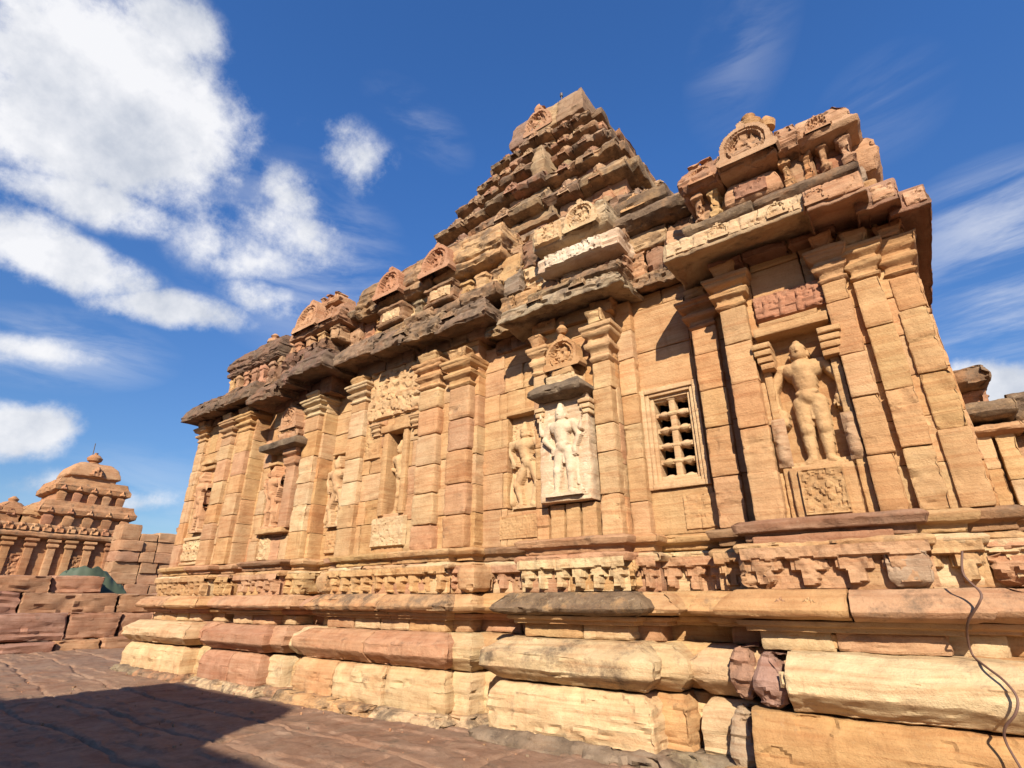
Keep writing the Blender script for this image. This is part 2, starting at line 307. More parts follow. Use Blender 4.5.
# ---------------------------------------------------------------- materials
def stone_mat(name, strata=1., bump=.35):
    mat = bpy.data.materials.new(name); mat.use_nodes = True; nt = mat.node_tree; N = nt.nodes; K = nt.links
    bs = N['Principled BSDF']; bs.inputs['Roughness'].default_value = .88; bs.inputs['Specular IOR Level'].default_value = .2
    at = N.new('ShaderNodeAttribute'); at.attribute_name = 'tint'
    tc = N.new('ShaderNodeNewGeometry'); P = tc.outputs['Position']
    def noise(sc, det=5, ro=.6, vec=P, dist=0.):
        n = N.new('ShaderNodeTexNoise'); n.inputs['Scale'].default_value = sc; n.inputs['Detail'].default_value = det; n.inputs['Roughness'].default_value = ro; n.inputs['Distortion'].default_value = dist; K.new(vec, n.inputs['Vector']); return n.outputs[0]
    def mapr(v, a, b, c=0., d=1.):
        n = N.new('ShaderNodeMapRange'); K.new(v, n.inputs[0]); n.inputs[1].default_value = a; n.inputs[2].default_value = b; n.inputs[3].default_value = c; n.inputs[4].default_value = d; return n.outputs[0]
    def mix(f, a, b, bt='MIX'):
        n = N.new('ShaderNodeMix'); n.data_type = 'RGBA'; n.blend_type = bt
        for i, v in ((0, f), (6, a), (7, b)):
            if isinstance(v, (int, float)): n.inputs[i].default_value = v
            elif isinstance(v, tuple): n.inputs[i].default_value = v
            else: K.new(v, n.inputs[i])
        return n.outputs[2]
    def mul(a, b):
        n = N.new('ShaderNodeMath'); n.operation = 'MULTIPLY'
        for i, v in enumerate((a, b)):
            if isinstance(v, (int, float)): n.inputs[i].default_value = v
            else: K.new(v, n.inputs[i])
        return n.outputs[0]
    mp = N.new('ShaderNodeMapping'); mp.inputs['Scale'].default_value = (.55, .55, 9.); mp.inputs['Rotation'].default_value = (.05, .09, 0); K.new(P, mp.inputs[0])
    strat = noise(1.4, 7, .65, mp.outputs[0], 1.2)
    big = noise(.8, 4, .55); mid = noise(4.5, 6, .65); fine = noise(38, 6, .75); 
    col = mix(mul(mapr(big, .35, .68), .55), at.outputs[0], mix(1., at.outputs[0], (1.03, .84, .72, 1), 'MULTIPLY'))
    col = mix(mul(mapr(noise(1.7, 5, .6), .45, .70), .6), col, mix(1., at.outputs[0], (1.18, 1.25, 1.25, 1), 'MULTIPLY'))
    col = mix(mul(mapr(strat, .47, .64), .6*strata), col, mix(1., col, (.74, .56, .47, 1), 'MULTIPLY'))
    col = mix(mul(mapr(mid, .40, .70), .65), col, mix(1., col, (.72, .66, .60, 1), 'MULTIPLY'))
    col = mix(mul(mapr(fine, .50, .78), .5), col, mix(1., col, (.62, .58, .55, 1), 'MULTIPLY'))
    # weathering crust: dark lichen patches and some pale ones, stronger where the stone carries it
    lic = noise(2.6, 8, .72); 
    ad = N.new('ShaderNodeMath'); ad.operation = 'ADD'; K.new(lic, ad.inputs[0]); K.new(mul(at.outputs['Alpha'], .42), ad.inputs[1])
    dk = mul(mapr(ad.outputs[0], .64, .80), mapr(fine, .2, .55, .55, 1))
    col = mix(mul(dk, .9), col, mix(mapr(mid, .35, .65), (.075, .052, .038, 1), (.23, .165, .11, 1)))
    pale = mul(mapr(noise(6.5, 7, .7), .60, .70), mapr(at.outputs['Alpha'], 0, .8, .15, .65))
    col = mix(pale, col, (.55, .43, .28, 1))
    mv = N.new('ShaderNodeMapping'); mv.inputs['Scale'].default_value = (5.5, 5.5, .5); K.new(P, mv.inputs[0])
    run = noise(1.0, 6, .65, mv.outputs[0], .4); col = mix(mul(mapr(run, .56, .70), mapr(big, .4, .6, 0, .5)), col, mix(1., col, (.46, .37, .31, 1), 'MULTIPLY'))
    pit = noise(60, 3, .6); col = mix(mul(mapr(pit, .62, .72), .5), col, mix(1., col, (.45, .38, .33, 1), 'MULTIPLY'))
    col = mix(1., col, (.69, .67, .66, 1), 'MULTIPLY')
    K.new(col, bs.inputs['Base Color'])
    h = N.new('ShaderNodeMath'); h.operation = 'ADD'; K.new(mul(noise(22, 8, .72), 1.0), h.inputs[0]); K.new(mul(strat, .55*strata), h.inputs[1])
    h2 = N.new('ShaderNodeMath'); h2.operation = 'ADD'; K.new(h.outputs[0], h2.inputs[0]); K.new(mul(noise(75, 4, .7), .35), h2.inputs[1])
    bp = N.new('ShaderNodeBump'); bp.inputs['Strength'].default_value = bump; bp.inputs['Distance'].default_value = .045; K.new(h2.outputs[0], bp.inputs['Height']); K.new(bp.outputs[0], bs.inputs['Normal'])
    return mat
STONE = stone_mat('sandstone', 1., .5); CARVED = stone_mat('carved_sandstone', .25, .4)
def plain(name, c, ro=.6, metal=0):
    m = bpy.data.materials.new(name); m.use_nodes = True; b = m.node_tree.nodes['Principled BSDF']; b.inputs['Roughness'].default_value = ro; b.inputs['Metallic'].default_value = metal
    n = m.node_tree.nodes.new('ShaderNodeTexNoise'); n.inputs['Scale'].default_value = 9; n.inputs['Detail'].default_value = 6
    r = m.node_tree.nodes.new('ShaderNodeMix'); r.data_type = 'RGBA'; r.inputs[6].default_value = tuple(v*.6 for v in c)+(1,); r.inputs[7].default_value = tuple(min(1, v*1.3) for v in c)+(1,)
    m.node_tree.links.new(n.outputs[0], r.inputs[0]); m.node_tree.links.new(r.outputs[2], b.inputs['Base Color']); return m
def empty(name, loc, label, cat, group=None):
    o = bpy.data.objects.new(name, None); scene.collection.objects.link(o); o.location = loc; o['label'] = label; o['category'] = cat
    if group: o['group'] = group
    bpy.context.view_layer.update(); return o
def structure(o, label=None):
    o['kind'] = 'structure'
    if label: o['label'] = label
# ================================================================ GROUND
def ground():
    m = M(); xs = np.concatenate([[-900, -400, -200, -100, -60, -40], np.arange(-30, -14, .12), np.arange(-13.95, 1, .045), np.arange(1, 6, .2), [7, 10, 16, 30, 60, 150, 400, 900]]); ys = np.concatenate([[-900, -300, -100, -40, -20, -12, -8], np.arange(-6, 1, .035), np.arange(1, 2.2, .2), [4, 7, 12, 20, 40, 100, 300, 900]])
    X, Y = np.meshgrid(xs, ys); V = np.stack([X.ravel(), Y.ravel(), np.zeros(X.size)], 1)
    w = ((np.abs(V[:, 0]+12) < 20) & (np.abs(V[:, 1]+2) < 6)).astype(float); slab = np.floor((V[:, 1]+.2*fbm(V, .5, 2)[:, 0])/1.1)+7*np.floor(V[:, 0]/2.3+.6*np.floor(V[:, 1]/1.1)); z = fbm(V, .7, 4)[:, 0]*.022*w+fbm(V, 6, 4)[:, 1]*.018*w; q_ = fbm(V*np.array([.4, 1.5, 1]), 2.2, 3)[:, 2]; z = z+.022*sst(q_, .05, .11)*w
    # joints between the big paving slabs, running roughly along the temple
    V2 = V[:, 1]+.25*np.sin(V[:, 0]*.35)+.06*V[:, 0]; 
    for c in (-1.5, -2.7, -3.7, -4.6): z -= .05*np.exp(-((V2-c+.12*fbm(V, 1.2, 2)[:, 2])/.028)**2)*1.0*w
    for c in range(-24, 0, 2): z -= .04*np.exp(-((V[:, 0]-c-1.1*np.floor(V[:, 1]*.9)+.12*fbm(V, 1.1, 2)[:, 1])/.032)**2)*.9*w
    V[:, 2] = z-.005
    nu = len(xs); nv = len(ys); i = np.arange(nv-1)[:, None]*nu; j = np.arange(nu-1)[None]
    col = np.tile(np.array([.27, .155, .095]), (len(V), 1)); m.add(V, np.stack([i+j, i+j+1, i+nu+j+1, i+nu+j], -1).reshape(-1, 4), (.36, .235, .16), .28)
    g = m.build('ground', STONE); structure(g)
ground()
# ================================================================ TEMPLE
T = empty('stone_temple', (-8, 0, 0), 'long carved golden sandstone temple with stepped tower, filling the middle of the photo', 'temple')
def blockrun(m, joints, yfs, yb, prof, pal, L=0, Rr=0, jit=.012, lichs=None, **k):
    for i, (a, b) in enumerate(zip(joints[:-1], joints[1:])):
        yf = yfs[i] if isinstance(yfs, (list, tuple)) else yfs; dz = rnd.uniform(-.006, .006); dy = rnd.uniform(-jit, jit)
        li = lichs[i] if lichs else k.get('lich', 0); kk = {q: v for q, v in k.items() if q != 'lich'}
        p = pal[i] if isinstance(pal, dict) else pick(pal)
        loft(m, a+.004, b-.004, yf+dy, yb, [(z+dz, o) for z, o in prof], p, L=L, Rr=Rr, lich=li, **kk)
# bays: x0,x1, wall depth d, returns
BAYS = [('LB', -16.3, -13.8, .60), ('LBs', -13.8, -13.2, .34), ('r1', -13.2, -12.65, .06), ('B2a', -12.65, -12.3, .32), ('B2', -12.3, -10.8, .56), ('B2s', -10.8, -10.35, .34), ('r2', -10.35, -9.5, -.06),
        ('B3a', -9.5, -9.1, .22), ('B3', -9.1, -6.2, .40), ('B3s', -6.2, -5.85, .22), ('r3', -5.85, -4.5, -.08),
        ('B4', -4.5, -3.05, .52), ('B4s', -3.05, -2.75, .26), ('r4', -2.75, -1.85, -.06), ('r5', -1.85, -1.45, .22), ('RB', -1.45, .0, .62), ('s1', .0, .38, .48), ('s2', .38, .74, .34), ('far', .74, 6.0, .0)]
PR = lambda pts: pts
def split(a, b, w):
    n = max(1, int(round((b-a)/w))); xs = [a]
    for k in range(1, n): xs.append(a+(b-a)*k/n+rnd.uniform(-.26, .26)*w)
    xs.append(b); return xs
def course(name, z0, z1, prof, pal, w, chip=.0, lich=.0, amp=.014, dextra=0, special=None, rc=.03, jy=0.):
    m = M()
    for nm, a, b, d in BAYS:
        sp = (special or {}).get(nm, {})
        xs = sp.get('x') or split(a, b, w); n = len(xs)-1
        for i in range(n):
            c = pick(sp.get('pal', pal)) if 'cols' not in sp else pick([sp['cols'][i]])
            prj = d > .1
            # outer ends of projecting bays return round the corner
            loft(m, xs[i]+(.004 if i else 0), xs[i+1]-(.004 if i < n-1 else 0), -d-dextra+rnd.uniform(-.014, .014)-sp.get('dy', 0)+rnd.uniform(-1, 1)*sp.get('jy', jy), .5, [(z0+rnd.uniform(-.008, .008)+(z1-z0)*t, o) for t, o in prof], c,
                 L=sp.get('L', 1) if (i == 0 and prj) else 0, Rr=1 if (i == n-1 and prj) else 0, chip=sp.get('chip', chip), lich=sp.get('lich', lich), amp=amp, rc=rc)
    return m.build(name, STONE, T)
course('footing_course', -.1, .13, [(0, .66), (.7, .62), (1, .54)], [TAN, GRY, CREAM, PINK], 1.1, lich=.5, chip=.12, jy=.10, amp=.03)
course('plinth_course', .10, .64, [(0, .40), (.5, .41), (.80, .38), (1., .30)], [CREAM, CREAM, TAN], 1.1, chip=.045, lich=.18, amp=.018, rc=.02, jy=.03,
       special={'RB': dict(x=[-1.62, .3], cols=[ORG], dy=.12, L=0), 'LB': dict(x=[-16.3, -13.8], cols=[CREAM], lich=.1), 'B2': dict(cols=[ROSE, PINK], x=[-12.3, -11.5, -10.8], lich=0)})
course('torus_course', .66, 1.14, [(0, .30), (.06, .33), (.34, .50), (.66, .50), (.94, .30), (1, .24)], [CREAM, TAN, PINK], 1.0, chip=.045, lich=.16, amp=.014, rc=.016, jy=.035,
       special={'RB': dict(x=[-1.24, .12], cols=[CREAM], chip=.025, dy=.1, L=0), 'r4': dict(cols=[(.72, .5, .25)], x=[-2.75, -1.85]), 'B4': dict(x=[-4.5, -3.05], cols=[CREAM], lich=.35, dy=.06),
                'LB': dict(x=[-16.3, -13.8], cols=[CREAM], lich=.0), 'LBs': dict(cols=[PINK], x=[-13.8, -13.2]), 'B2': dict(x=[-12.3, -10.8], cols=[ROSE], lich=.0), 'r2': dict(cols=[PINK], x=[-10.35, -9.5]), 'B3': dict(x=[-9.1, -7.55, -6.2], cols=[PINK, PINK], jy=.05),
                's1': dict(x=[.12, .38], cols=[CREAM]), 's2': dict(x=[.38, .74], cols=[ORG])})
course('recessed_course', 1.14, 1.33, [(0, .06), (1, .06)], [TAN, CREAM, PINK], .7, chip=.02, amp=.012)
course('fillet_course', 1.32, 1.42, [(0, .16), (.4, .16), (.45, .22), (1, .24)], [TAN, ROSE], 1.6, lich=.1, amp=.006, rc=.012)
course('kapota_course', 1.42, 1.70, [(0, .26), (.1, .38), (.3, .42), (.7, .33), (1, .20)], [TAN, TAN, PINK], 1.2, chip=.05, lich=.2, amp=.010, rc=.018, jy=.015,
       special={'B4': dict(lich=.85), 'B3': dict(lich=.45), 'RB': dict(x=[-1.45, -.62, 0.], cols=[ORG, PINK], chip=.01)})
course('bracket_back_course', 1.69, 2.18, [(0, .05), (1, .05)], [TAN, CREAM, PINK], .6, amp=.01, lich=.0)
course('bracket_lintel_course', 2.06, 2.17, [(0, .15), (.7, .17), (1, .13)], [TAN, CREAM, PINK], 1.0, chip=.07, lich=.2, amp=.010, rc=.018)
course('ledge_course', 2.19, 2.40, [(0, .05), (.35, .05), (.45, .14), (.8, .17), (1, .1)], [TAN, BRN, PINK], 1.4, chip=.03, lich=.2, amp=.009, rc=.016)
# bosses of the bracket band
def one(name, parent, fn, *a, **k):
    m = M(); fn(m, *a, **k); return m.build(name, STONE, parent)
def teeth(W, H, p, seed):
    def hf(U, V):
        w = n2(U, V, 9, seed); w2 = n2(U, V*0, .9/p, seed+5); f = (U/p+.06*w[..., 0]) % 1.0; vv = V/H+.05*w[..., 1]
        half = np.where(vv > .42, .30, .19+.0*vv); tooth = (np.abs(f-.5) < half) & (vv > .10+.12*w2[..., 0]); lint = vv > .70
        slot = (np.abs(f) < .09) | (np.abs(f-1) < .09)
        h = np.where(tooth, .085+.03*w[..., 2], -.02); h = np.where((vv > .42) & (vv < .72) & ~slot, np.maximum(h, .05), h); h = np.where(lint, .12+.02*w[..., 2], h)
        gone = (w2[..., 1] > .38) & (vv < .72); return np.where(gone, np.minimum(h, .02), h)+.01*n2(U, V, 30, seed)[..., 0]
    return hf
for nm, a, b, d in BAYS:
    if nm == 'far': b = a+1.6
    e0 = .10 if d > .1 else 0; W = b-a+2*e0; H = .40; p = W/max(1, round(W/(.30 if nm != 'RB' else .46)))
    one('bracket_frieze', T, relief, (a-e0, -d-.06, 1.71), W, H, teeth(W, H, p, a), pick([TAN, CREAM, PINK]), res=max(.014, resof(a)*.5), lich=.15)
for x, c in ((-1.42, PINK), (-.10, (.52, .38, .26)), (-5.7, TAN), (-9.4, TAN), (.66, PINK), (-4.5, BRN), (-3.05, TAN), (-10.2, TAN)):
    dd = {-1.42: .55, -.10: .55}.get(x, .3); one('corner_boss', T, loft, x-.15, x+.15, -dd-.21, 0, [(1.71, -.04), (1.77, .02), (2.0, .03), (2.12, 0)], pick([c]), chip=.10, amp=.012, rc=.02, lich=.15)
# carved ornament laid on the base
for x0, x1, z0, z1, y, kd, s in ((-1.35, -.72, 1.16, 1.31, -.64, 'leafy', .13), (-.62, 0., 1.16, 1.31, -.64, 'leafy', .1), (.02, .3, 1.17, 1.30, -.51, 'leafy', .1)): one('carved_band', T, panel, x0, x1, z0, z1, y, kd, s, .018, .004, TAN)
for x, dd in ((-1.2, .95), (-.95, .95), (-.45, .95), (-.15, .95), (-2.6, .44), (-2.2, .44), (-3.9, .76), (-3.5, .76), (-4.3, .76), (-6.2, .62), (-6.9, .62), (-7.6, .62), (-8.4, .62), (-9.1, .62), (-10.7, .82), (-11.4, .82), (-12.1, .82), (-13.6, .9), (-14.4, .9), (-15.2, .9)):
    one('carved_arch', T, kudu, x, -dd-.02, 1.48, .075, pick([TAN, PINK]), seed=x, d=.03, uz=(0, .35, .93))
def torusband(x0, x1, y, z=.86):
    one('carved_band', T, relief, (x0, y, z), x1-x0, .13, lambda U, V: -.02+rectmask(U, V, x1-x0, .13, .03)*(.028+.013*leafy(U, V, .075, x0)), pick([TAN, CREAM]), uz=(0, .12, 1))
for a, b, y in ((-1.3, .2, -1.12), (-4.45, -3.0, -.88), (-5.55, -4.6, -.5), (-7.5, -5.8, -.70), (-9.2, -7.7, -.70), (-12.3, -10.4, -.90)): torusband(a, b, y)
# loose-looking pink bosses in the corner left of the right hand bay
for a, b, z0, z1, y, c in ((-1.84, -1.56, .68, 1.16, -.86, (.46, .28, .19)), (-1.56, -1.27, .66, 1.12, -1.04, (.44, .28, .22)), (-1.92, -1.66, .05, .62, -.84, (.52, .40, .27))):
    m = M(); loft(m, a, b, y, -.1, [(z0, -.05), (z0+.12, .02), (z0+.3, .0), (z1, -.07)], c, chip=.05, amp=.03, rc=.06); m.build('corner_stone', STONE, T)
# ---------------------------------------------------------------- walls
WALLPAL = [TAN, (.66, .46, .26), (.64, .42, .22), (.66, .44, .23), ORG, (.60, .37, .21)]
def wall(x0, x1, y, z0, z1, w=.55, hs=.52, pal=WALLPAL, yb=.6, hole=None, name='wall', jit=.012, lich=0, parent=None, amp=.006):
    m = M(); z = z0
    while z < z1-.05:
        h = min(hs*rnd.uniform(.85, 1.2), z1-z); 
        if z1-z-h < .2: h = z1-z
        xs = split(x0, x1, w)
        for a, b in zip(xs[:-1], xs[1:]):
            segs = [(a, b)]
            if hole:
                hx0, hx1, hz0, hz1 = hole
                if z+h > hz0+.01 and z < hz1-.01:
                    segs = [(p, q) for p, q in ((a, min(b, hx0)), (max(a, hx1), b)) if q-p > .02]
                    if b > hx0 and a < hx1:
                        for zl, zh in ((z, hz0), (hz1, z+h)):
                            if zh-zl > .03: box(m, max(a, hx0)-.004, min(b, hx1)+.004, y, yb, zl+.003, zh-.003, pick(pal), L=0, Rr=0, amp=amp, rc=.012, chip=.01, lich=lich)
            for p, q in segs:
                box(m, p+.003, q-.003, y+rnd.uniform(-jit, jit), yb, z+.003, z+h-.003, pick(pal), L=0, Rr=0, amp=amp, rc=.012, chip=.008 if rnd.random() < .6 else .025, lich=lich)
        z += h
    return m.build(name, STONE, parent or T)
def capital(x0, x1, yf, z, h, parent, pal=WALLPAL, lich=.1, brackets=True):
    m = M(); c = pick(pal); w = x1-x0; s = min(1, w/.35)
    P = [(0, .0), (.06, .035), (.12, .005), (.2, .005), (.27, .08*s), (.35, .095*s), (.40, .03), (.46, .02), (.52, .10*s), (.56, .12*s), (.60, .12*s), (.63, .15*s), (.71, .155*s), (.73, .03)]
    loft(m, x0, x1, yf, .3, [(z+h*t, o) for t, o in P], c, amp=.010, rc=.015, chip=.025, lich=lich)
    if brackets:
        loft(m, x0+w*.1, x1-w*.1, yf-.10, .3, [(z+h*.72, .0), (z+h*.88, .03), (z+h, .05)], pick(pal), chip=.05, amp=.015, rc=.03, lich=lich)
    return m.build('capital', STONE, parent)
def pilaster(x0, x1, yf, z0, zc, h, hs=.5, pal=WALLPAL, lich=0, yb=.3, brackets=True, facet=False):
    m = M(); z = z0
    while z < zc-.05:
        q = min(hs*rnd.uniform(.8, 1.25), zc-z)
        if zc-z-q < .15: q = zc-z
        dx = rnd.uniform(-.007, .007); c = pick(pal)
        loft(m, x0+dx, x1+dx, yf+rnd.uniform(-.01, .01), yb, [(z+.003, 0), (z+q-.003, 0)], c, amp=.007, rc=.035 if facet else .014, chip=.012 if rnd.random() < .6 else .03, lich=lich)
        z += q
    p = m.build('pilaster', STONE, T)
    if h: capital(x0, x1, yf, zc, h, p, pal, lich, brackets)
    return p
# LB
wall(-16.4, -13.3, -.44, 2.4, 6.6, .5)
pilaster(-16.45, -16.0, -.52, 2.4, 5.9, .6, lich=0); pilaster(-14.85, -14.3, -.56, 2.4, 5.75, .65); pilaster(-13.98, -13.38, -.56, 2.4, 5.75, .65)
wall(-13.4, -12.65, -.08, 2.4, 6.4, .5)
wall(-12.65, -10.4, -.30, 2.4, 6.4, .5); pilaster(-11.02, -10.48, -.42, 2.4, 5.6, .6, pal=[CREAM, TAN]); pilaster(-12.65, -12.3, -.40, 2.4, 5.0, 0)
wall(-10.5, -9.5, .04, 2.4, 6.5, .7)
wall(-9.5, -5.86, -.16, 2.4, 6.7, .6, hole=(-8.35, -7.62, 3.15, 4.85), yb=.35); pilaster(-9.5, -9.0, -.28, 2.4, 5.65, .6, pal=[TAN, CREAM])
pilaster(-7.26, -6.72, -.32, 2.4, 5.45, .75, facet=True, lich=.1); pilaster(-6.46, -5.94, -.32, 2.4, 5.3, .75, facet=True, lich=.1)
wall(-5.9, -4.45, .06, 2.4, 6.1, .55, hole=(-5.34, -4.70, 2.95, 4.62), yb=.35)
wall(-4.5, -3.05, -.26, 2.4, 6.0, .5, hole=(-4.28, -3.42, 2.9, 4.5)); pilaster(-4.5, -4.27, -.34, 2.4, 5.05, .7, lich=.0); pilaster(-3.36, -3.06, -.44, 2.4, 4.95, .85)
wall(-3.05, -2.78, -.16, 2.4, 6.0, .4); wall(-2.82, -1.35, .0, 2.4, 6.1, .85, .62, hole=(-2.80, -1.95, 3.0, 4.48), yb=.35, pal=[TAN, TAN, ORG])
wall(-1.54, -1.36, -.20, 2.4, 5.6, .4, .6); pilaster(-1.86, -1.52, -.28, 2.4, 5.1, .6, hs=.62, pal=[ORG, TAN]) 
wall(-1.38, .0, -.46, 2.4, 6.0, .4, hole=(-.98, -.26, 3.0, 4.62)); pilaster(-1.38, -1.06, -.60, 2.4, 5.1, .62, hs=.55, pal=[TAN, (.62, .38, .18)]); pilaster(-.20, .05, -.60, 2.4, 5.05, .62, hs=.55, pal=[TAN, ORG])
wall(-1.02, -.93, -.50, 2.4, 4.2, .4, .8, name='jamb', pal=[TAN]); wall(-.31, -.20, -.50, 2.4, 4.2, .4, .8, name='jamb', pal=[TAN])
wall(.0, .5, -.44, 2.4, 5.9, .4); pilaster(.11, .37, -.54, 2.4, 5.0, .6, hs=.6, pal=[TAN, ORG]); wall(.36, .72, -.38, 2.4, 5.8, .4, yb=8.4); pilaster(.43, .69, -.47, 2.4, 4.95, .65, hs=.65, pal=[TAN, (.6, .36, .17)], yb=.6)
# east end, roof and core of the hall
wall(-16.4, .6, 8.0, 0, 6.5, 1.6, .8, yb=8.5, name='rear_wall')
m = M(); box(m, -16.3, -15.6, .2, 8.4, 0, 6.6, TAN, res=.25); box(m, -.1, .5, .3, 8.4, 0, 5.9, TAN, res=.25); m.build('end_wall', STONE, T)
m = M(); box(m, -16.4, .4, .42, 8.3, 5.75, 6.6, GRY, res=.3, lich=.6); m.build('roof_slab', STONE, T)
# ---------------------------------------------------------------- niches
def niche_back(x0, x1, z0, z1, y, parent, col=TAN):
    m = M(); box(m, x0-.03, x1+.03, y, y+.2, z0-.03, z1+.03, col, L=0, Rr=0, amp=.01); return m.build('niche_back', STONE, parent)
# right bay: tall guardian in deep niche
m = M(); box(m, -1.02, -.22, -.60, -.1, 4.60, 4.72, TAN, L=0, Rr=0, rc=.015); box(m, -.95, -.30, -.585, -.1, 4.72, 4.78, TAN, L=0, Rr=0, rc=.01)
nf = m.build('niche', STONE, T); niche_back(-.98, -.26, 2.98, 4.62, -.32, nf, (.54, .33, .16))
m = M(); figure(m, -1.0, -.22, 2.98, 4.56, -.31, POSES['guard'], (.62, .41, .21), base=-.03, scale_d=1.25); m.build('relief_figure', CARVED, nf)
for a, b in ((-1.02, -.86), (-.36, -.18)):
    m = M()
    for k in range(4): box(m, a-.02*k*(a < -.5), b+.02*k*(a > -.5), -.60-.02*k, -.2, 4.16+.085*k, 4.235+.085*k, TAN, rc=.018, amp=.006, L=0, Rr=0)
    m.build('niche_bracket', STONE, nf)
for a, b, z0, z1 in ((-1.04, -.89, 2.98, 3.55), (-.34, -.20, 2.98, 3.5)):
    W, H = b-a, z1-z0; it = [(W/2, .1, .07, W/2, .35, .05, .0), (W/2, .42, .045, W/2, .44, .045, .0), (W/2-.04, .3, .02, W/2+.04, .2, .02, .04)]
    one('attendant_relief', nf, relief, (a, -.51, z0), W, H, lambda U, V: np.maximum(caps(U, V, it, -.03), .02*rectmask(U, V, W, H, .03)), (.5, .33, .2))
m = M(); box(m, -.95, -.33, -.56, -.2, 2.40, 2.96, TAN, L=0, Rr=0)
def med(U, V):
    W, H = .44, .50; x = (U-W/2)/(W/2); z = (V-H/2)/(H/2); r = np.hypot(x, z); th = np.arctan2(z, x)
    fl = sst(np.cos(8*th)*.12+.62-r, -.04, .04)*sst(r, .18, .24)+sst(.15-r, -.02, .02)
    pet = sst(np.cos(4*th)*np.cos(r*9), 0, .3)
    h = .012+.022*np.where(r < .75, fl*pet+(r < .17), leafy(U, V, .1, 4)); edge = np.minimum(np.minimum(U, W-U), np.minimum(V, H-V)); h = np.where(edge < .02, .036, h)
    return -.03+rectmask(U, V, W, H, .008)*(h+.03)
relief(m, (-.87, -.57, 2.42), .44, .50, med, (.60, .40, .2)); m.build('carved_medallion', STONE, nf)
m = M(); 
def fr(U, V):
    W, H = .80, .36; it = [(.12+.19*k, .04, .03, .14+.19*k, .17, .035, .0) for k in range(4)]+[(.14+.19*k, .22, .03, .14+.19*k, .235, .03, .01) for k in range(4)]+[(.05, .05, .035, .2, .05, .03, .0), (.6, .05, .04, .75, .07, .03, .0)]+[(.1, .13, .018, .72, .15, .02, .0)]
    h = np.maximum(caps(U, V, it, .0), .018*leafy(U, V, .11, 2)*(V > .12)); return -.03+rectmask(U, V, W, H, .01)*(h+.04)
relief(m, (-.98, -.50, 4.83), .80, .36, fr, (.5, .26, .16)); m.build('carved_frieze', STONE, nf)
box_m = M(); box(box_m, -1.42, -.14, -.72, -.2, 2.14, 2.24, (.45, .25, .15), rc=.02, amp=.006, chip=.01); box_m.build('sill', STONE, nf)
# B4: white slab with many-armed deity under a dark canopy
m = M(); box(m, -4.28, -3.42, -.54, -.1, 2.9, 4.5, (.74, .58, .40), L=0, Rr=0, rc=.02, chip=.02); nf = m.build('niche', STONE, T)
m = M(); figure(m, -4.22, -3.48, 2.97, 4.38, -.52, POSES['four'], (.78, .64, .46), halo=True, base=-.02, scale_d=.9, seed=5); m.build('relief_figure', CARVED, nf)
m = M(); loft(m, -4.16, -3.55, -.62, -.1, [(4.42, .02), (4.46, .14), (4.52, .20), (4.60, .16), (4.70, .06)], GRY, lich=1.1, chip=.05, amp=.015); m.build('canopy', STONE, nf)
m = M(); box(m, -4.12, -3.58, -.58, -.1, 4.70, 4.86, CREAM, chip=.05, rc=.03); box(m, -4.05, -3.66, -.54, -.1, 4.86, 4.97, TAN, chip=.04)
kudu(m, -3.85, -.48, 4.98, .29, ORG, seed=2, d=.08)
lathe(m, -3.85, -.44, [(5.62, .06), (5.68, .10), (5.74, .06), (5.78, .03), (5.82, .05)], col=ORG)
m.build('pediment', STONE, nf)
m = M()
for k in range(3): box(m, -4.2+k*.26, -3.97+k*.26, -.40, -.1, 2.4, 2.88, TAN, rc=.012)
m.build('niche_base', STONE, nf)
for a, b in ((-4.30, -4.18), (-3.52, -3.38)):
    m = M()
    for k in range(3): box(m, a-.015*k, b+.015*k, -.57-.015*k, -.2, 4.14+.08*k, 4.21+.08*k, CREAM, rc=.015, amp=.006)
    m.build('niche_bracket', STONE, nf)
# small recessed figure between B3 and B4
m = M(); box(m, -5.36, -4.68, .03, .34, 4.62, 4.70, TAN, L=0, Rr=0); nf = m.build('niche', STONE, T); niche_back(-5.34, -4.70, 2.93, 4.62, .22, nf, CREAM)
m = M(); figure(m, -5.33, -4.71, 3.0, 4.5, .21, POSES['dance'], (.68, .48, .27), halo=True, base=-.02, seed=9); m.build('relief_figure', CARVED, nf)
one('carved_panel', T, panel, -5.5, -4.72, 2.5, 2.9, .05, 'leafy', .08, .012, .002, TAN, 3); one('carved_panel', T, panel, -2.36, -1.9, 2.44, 2.9, -.01, 'leafy', .15, .018, .002, TAN, 5)
# B3 niche and its carved tapestry
m = M(); box(m, -8.42, -7.55, -.26, 0, 4.80, 4.95, TAN, L=0, Rr=0); box(m, -8.35, -8.2, -.22, .2, 3.12, 4.8, TAN, L=0, Rr=0); box(m, -7.76, -7.62, -.22, .2, 3.12, 4.8, TAN, L=0, Rr=0)
nf = m.build('niche', STONE, T); niche_back(-8.35, -7.62, 3.1, 4.85, .12, nf, TAN)
m = M(); figure(m, -8.22, -7.72, 3.12, 4.66, .10, POSES['lean'], (.64, .42, .22), base=-.03, seed=3, scale_d=1.3); m.build('relief_figure', CARVED, nf)
for a, b in ((-8.72, -8.42), (-7.55, -7.28)): capital(a+.05, b-.05, -.24, 4.75, .38, nf, brackets=False)
one('carved_tapestry', nf, panel, -8.98, -7.28, 5.15, 6.3, -.17, 'leafy', .26, .06, .01, (.68, .47, .26), 8); one('carved_panel', nf, panel, -8.98, -8.45, 4.3, 5.1, -.17, 'leafy', .21, .03, .005, TAN, 3); one('carved_panel', nf, panel, -7.5, -7.28, 4.6, 5.1, -.17, 'leafy', .22, .03, .005, TAN, 3)
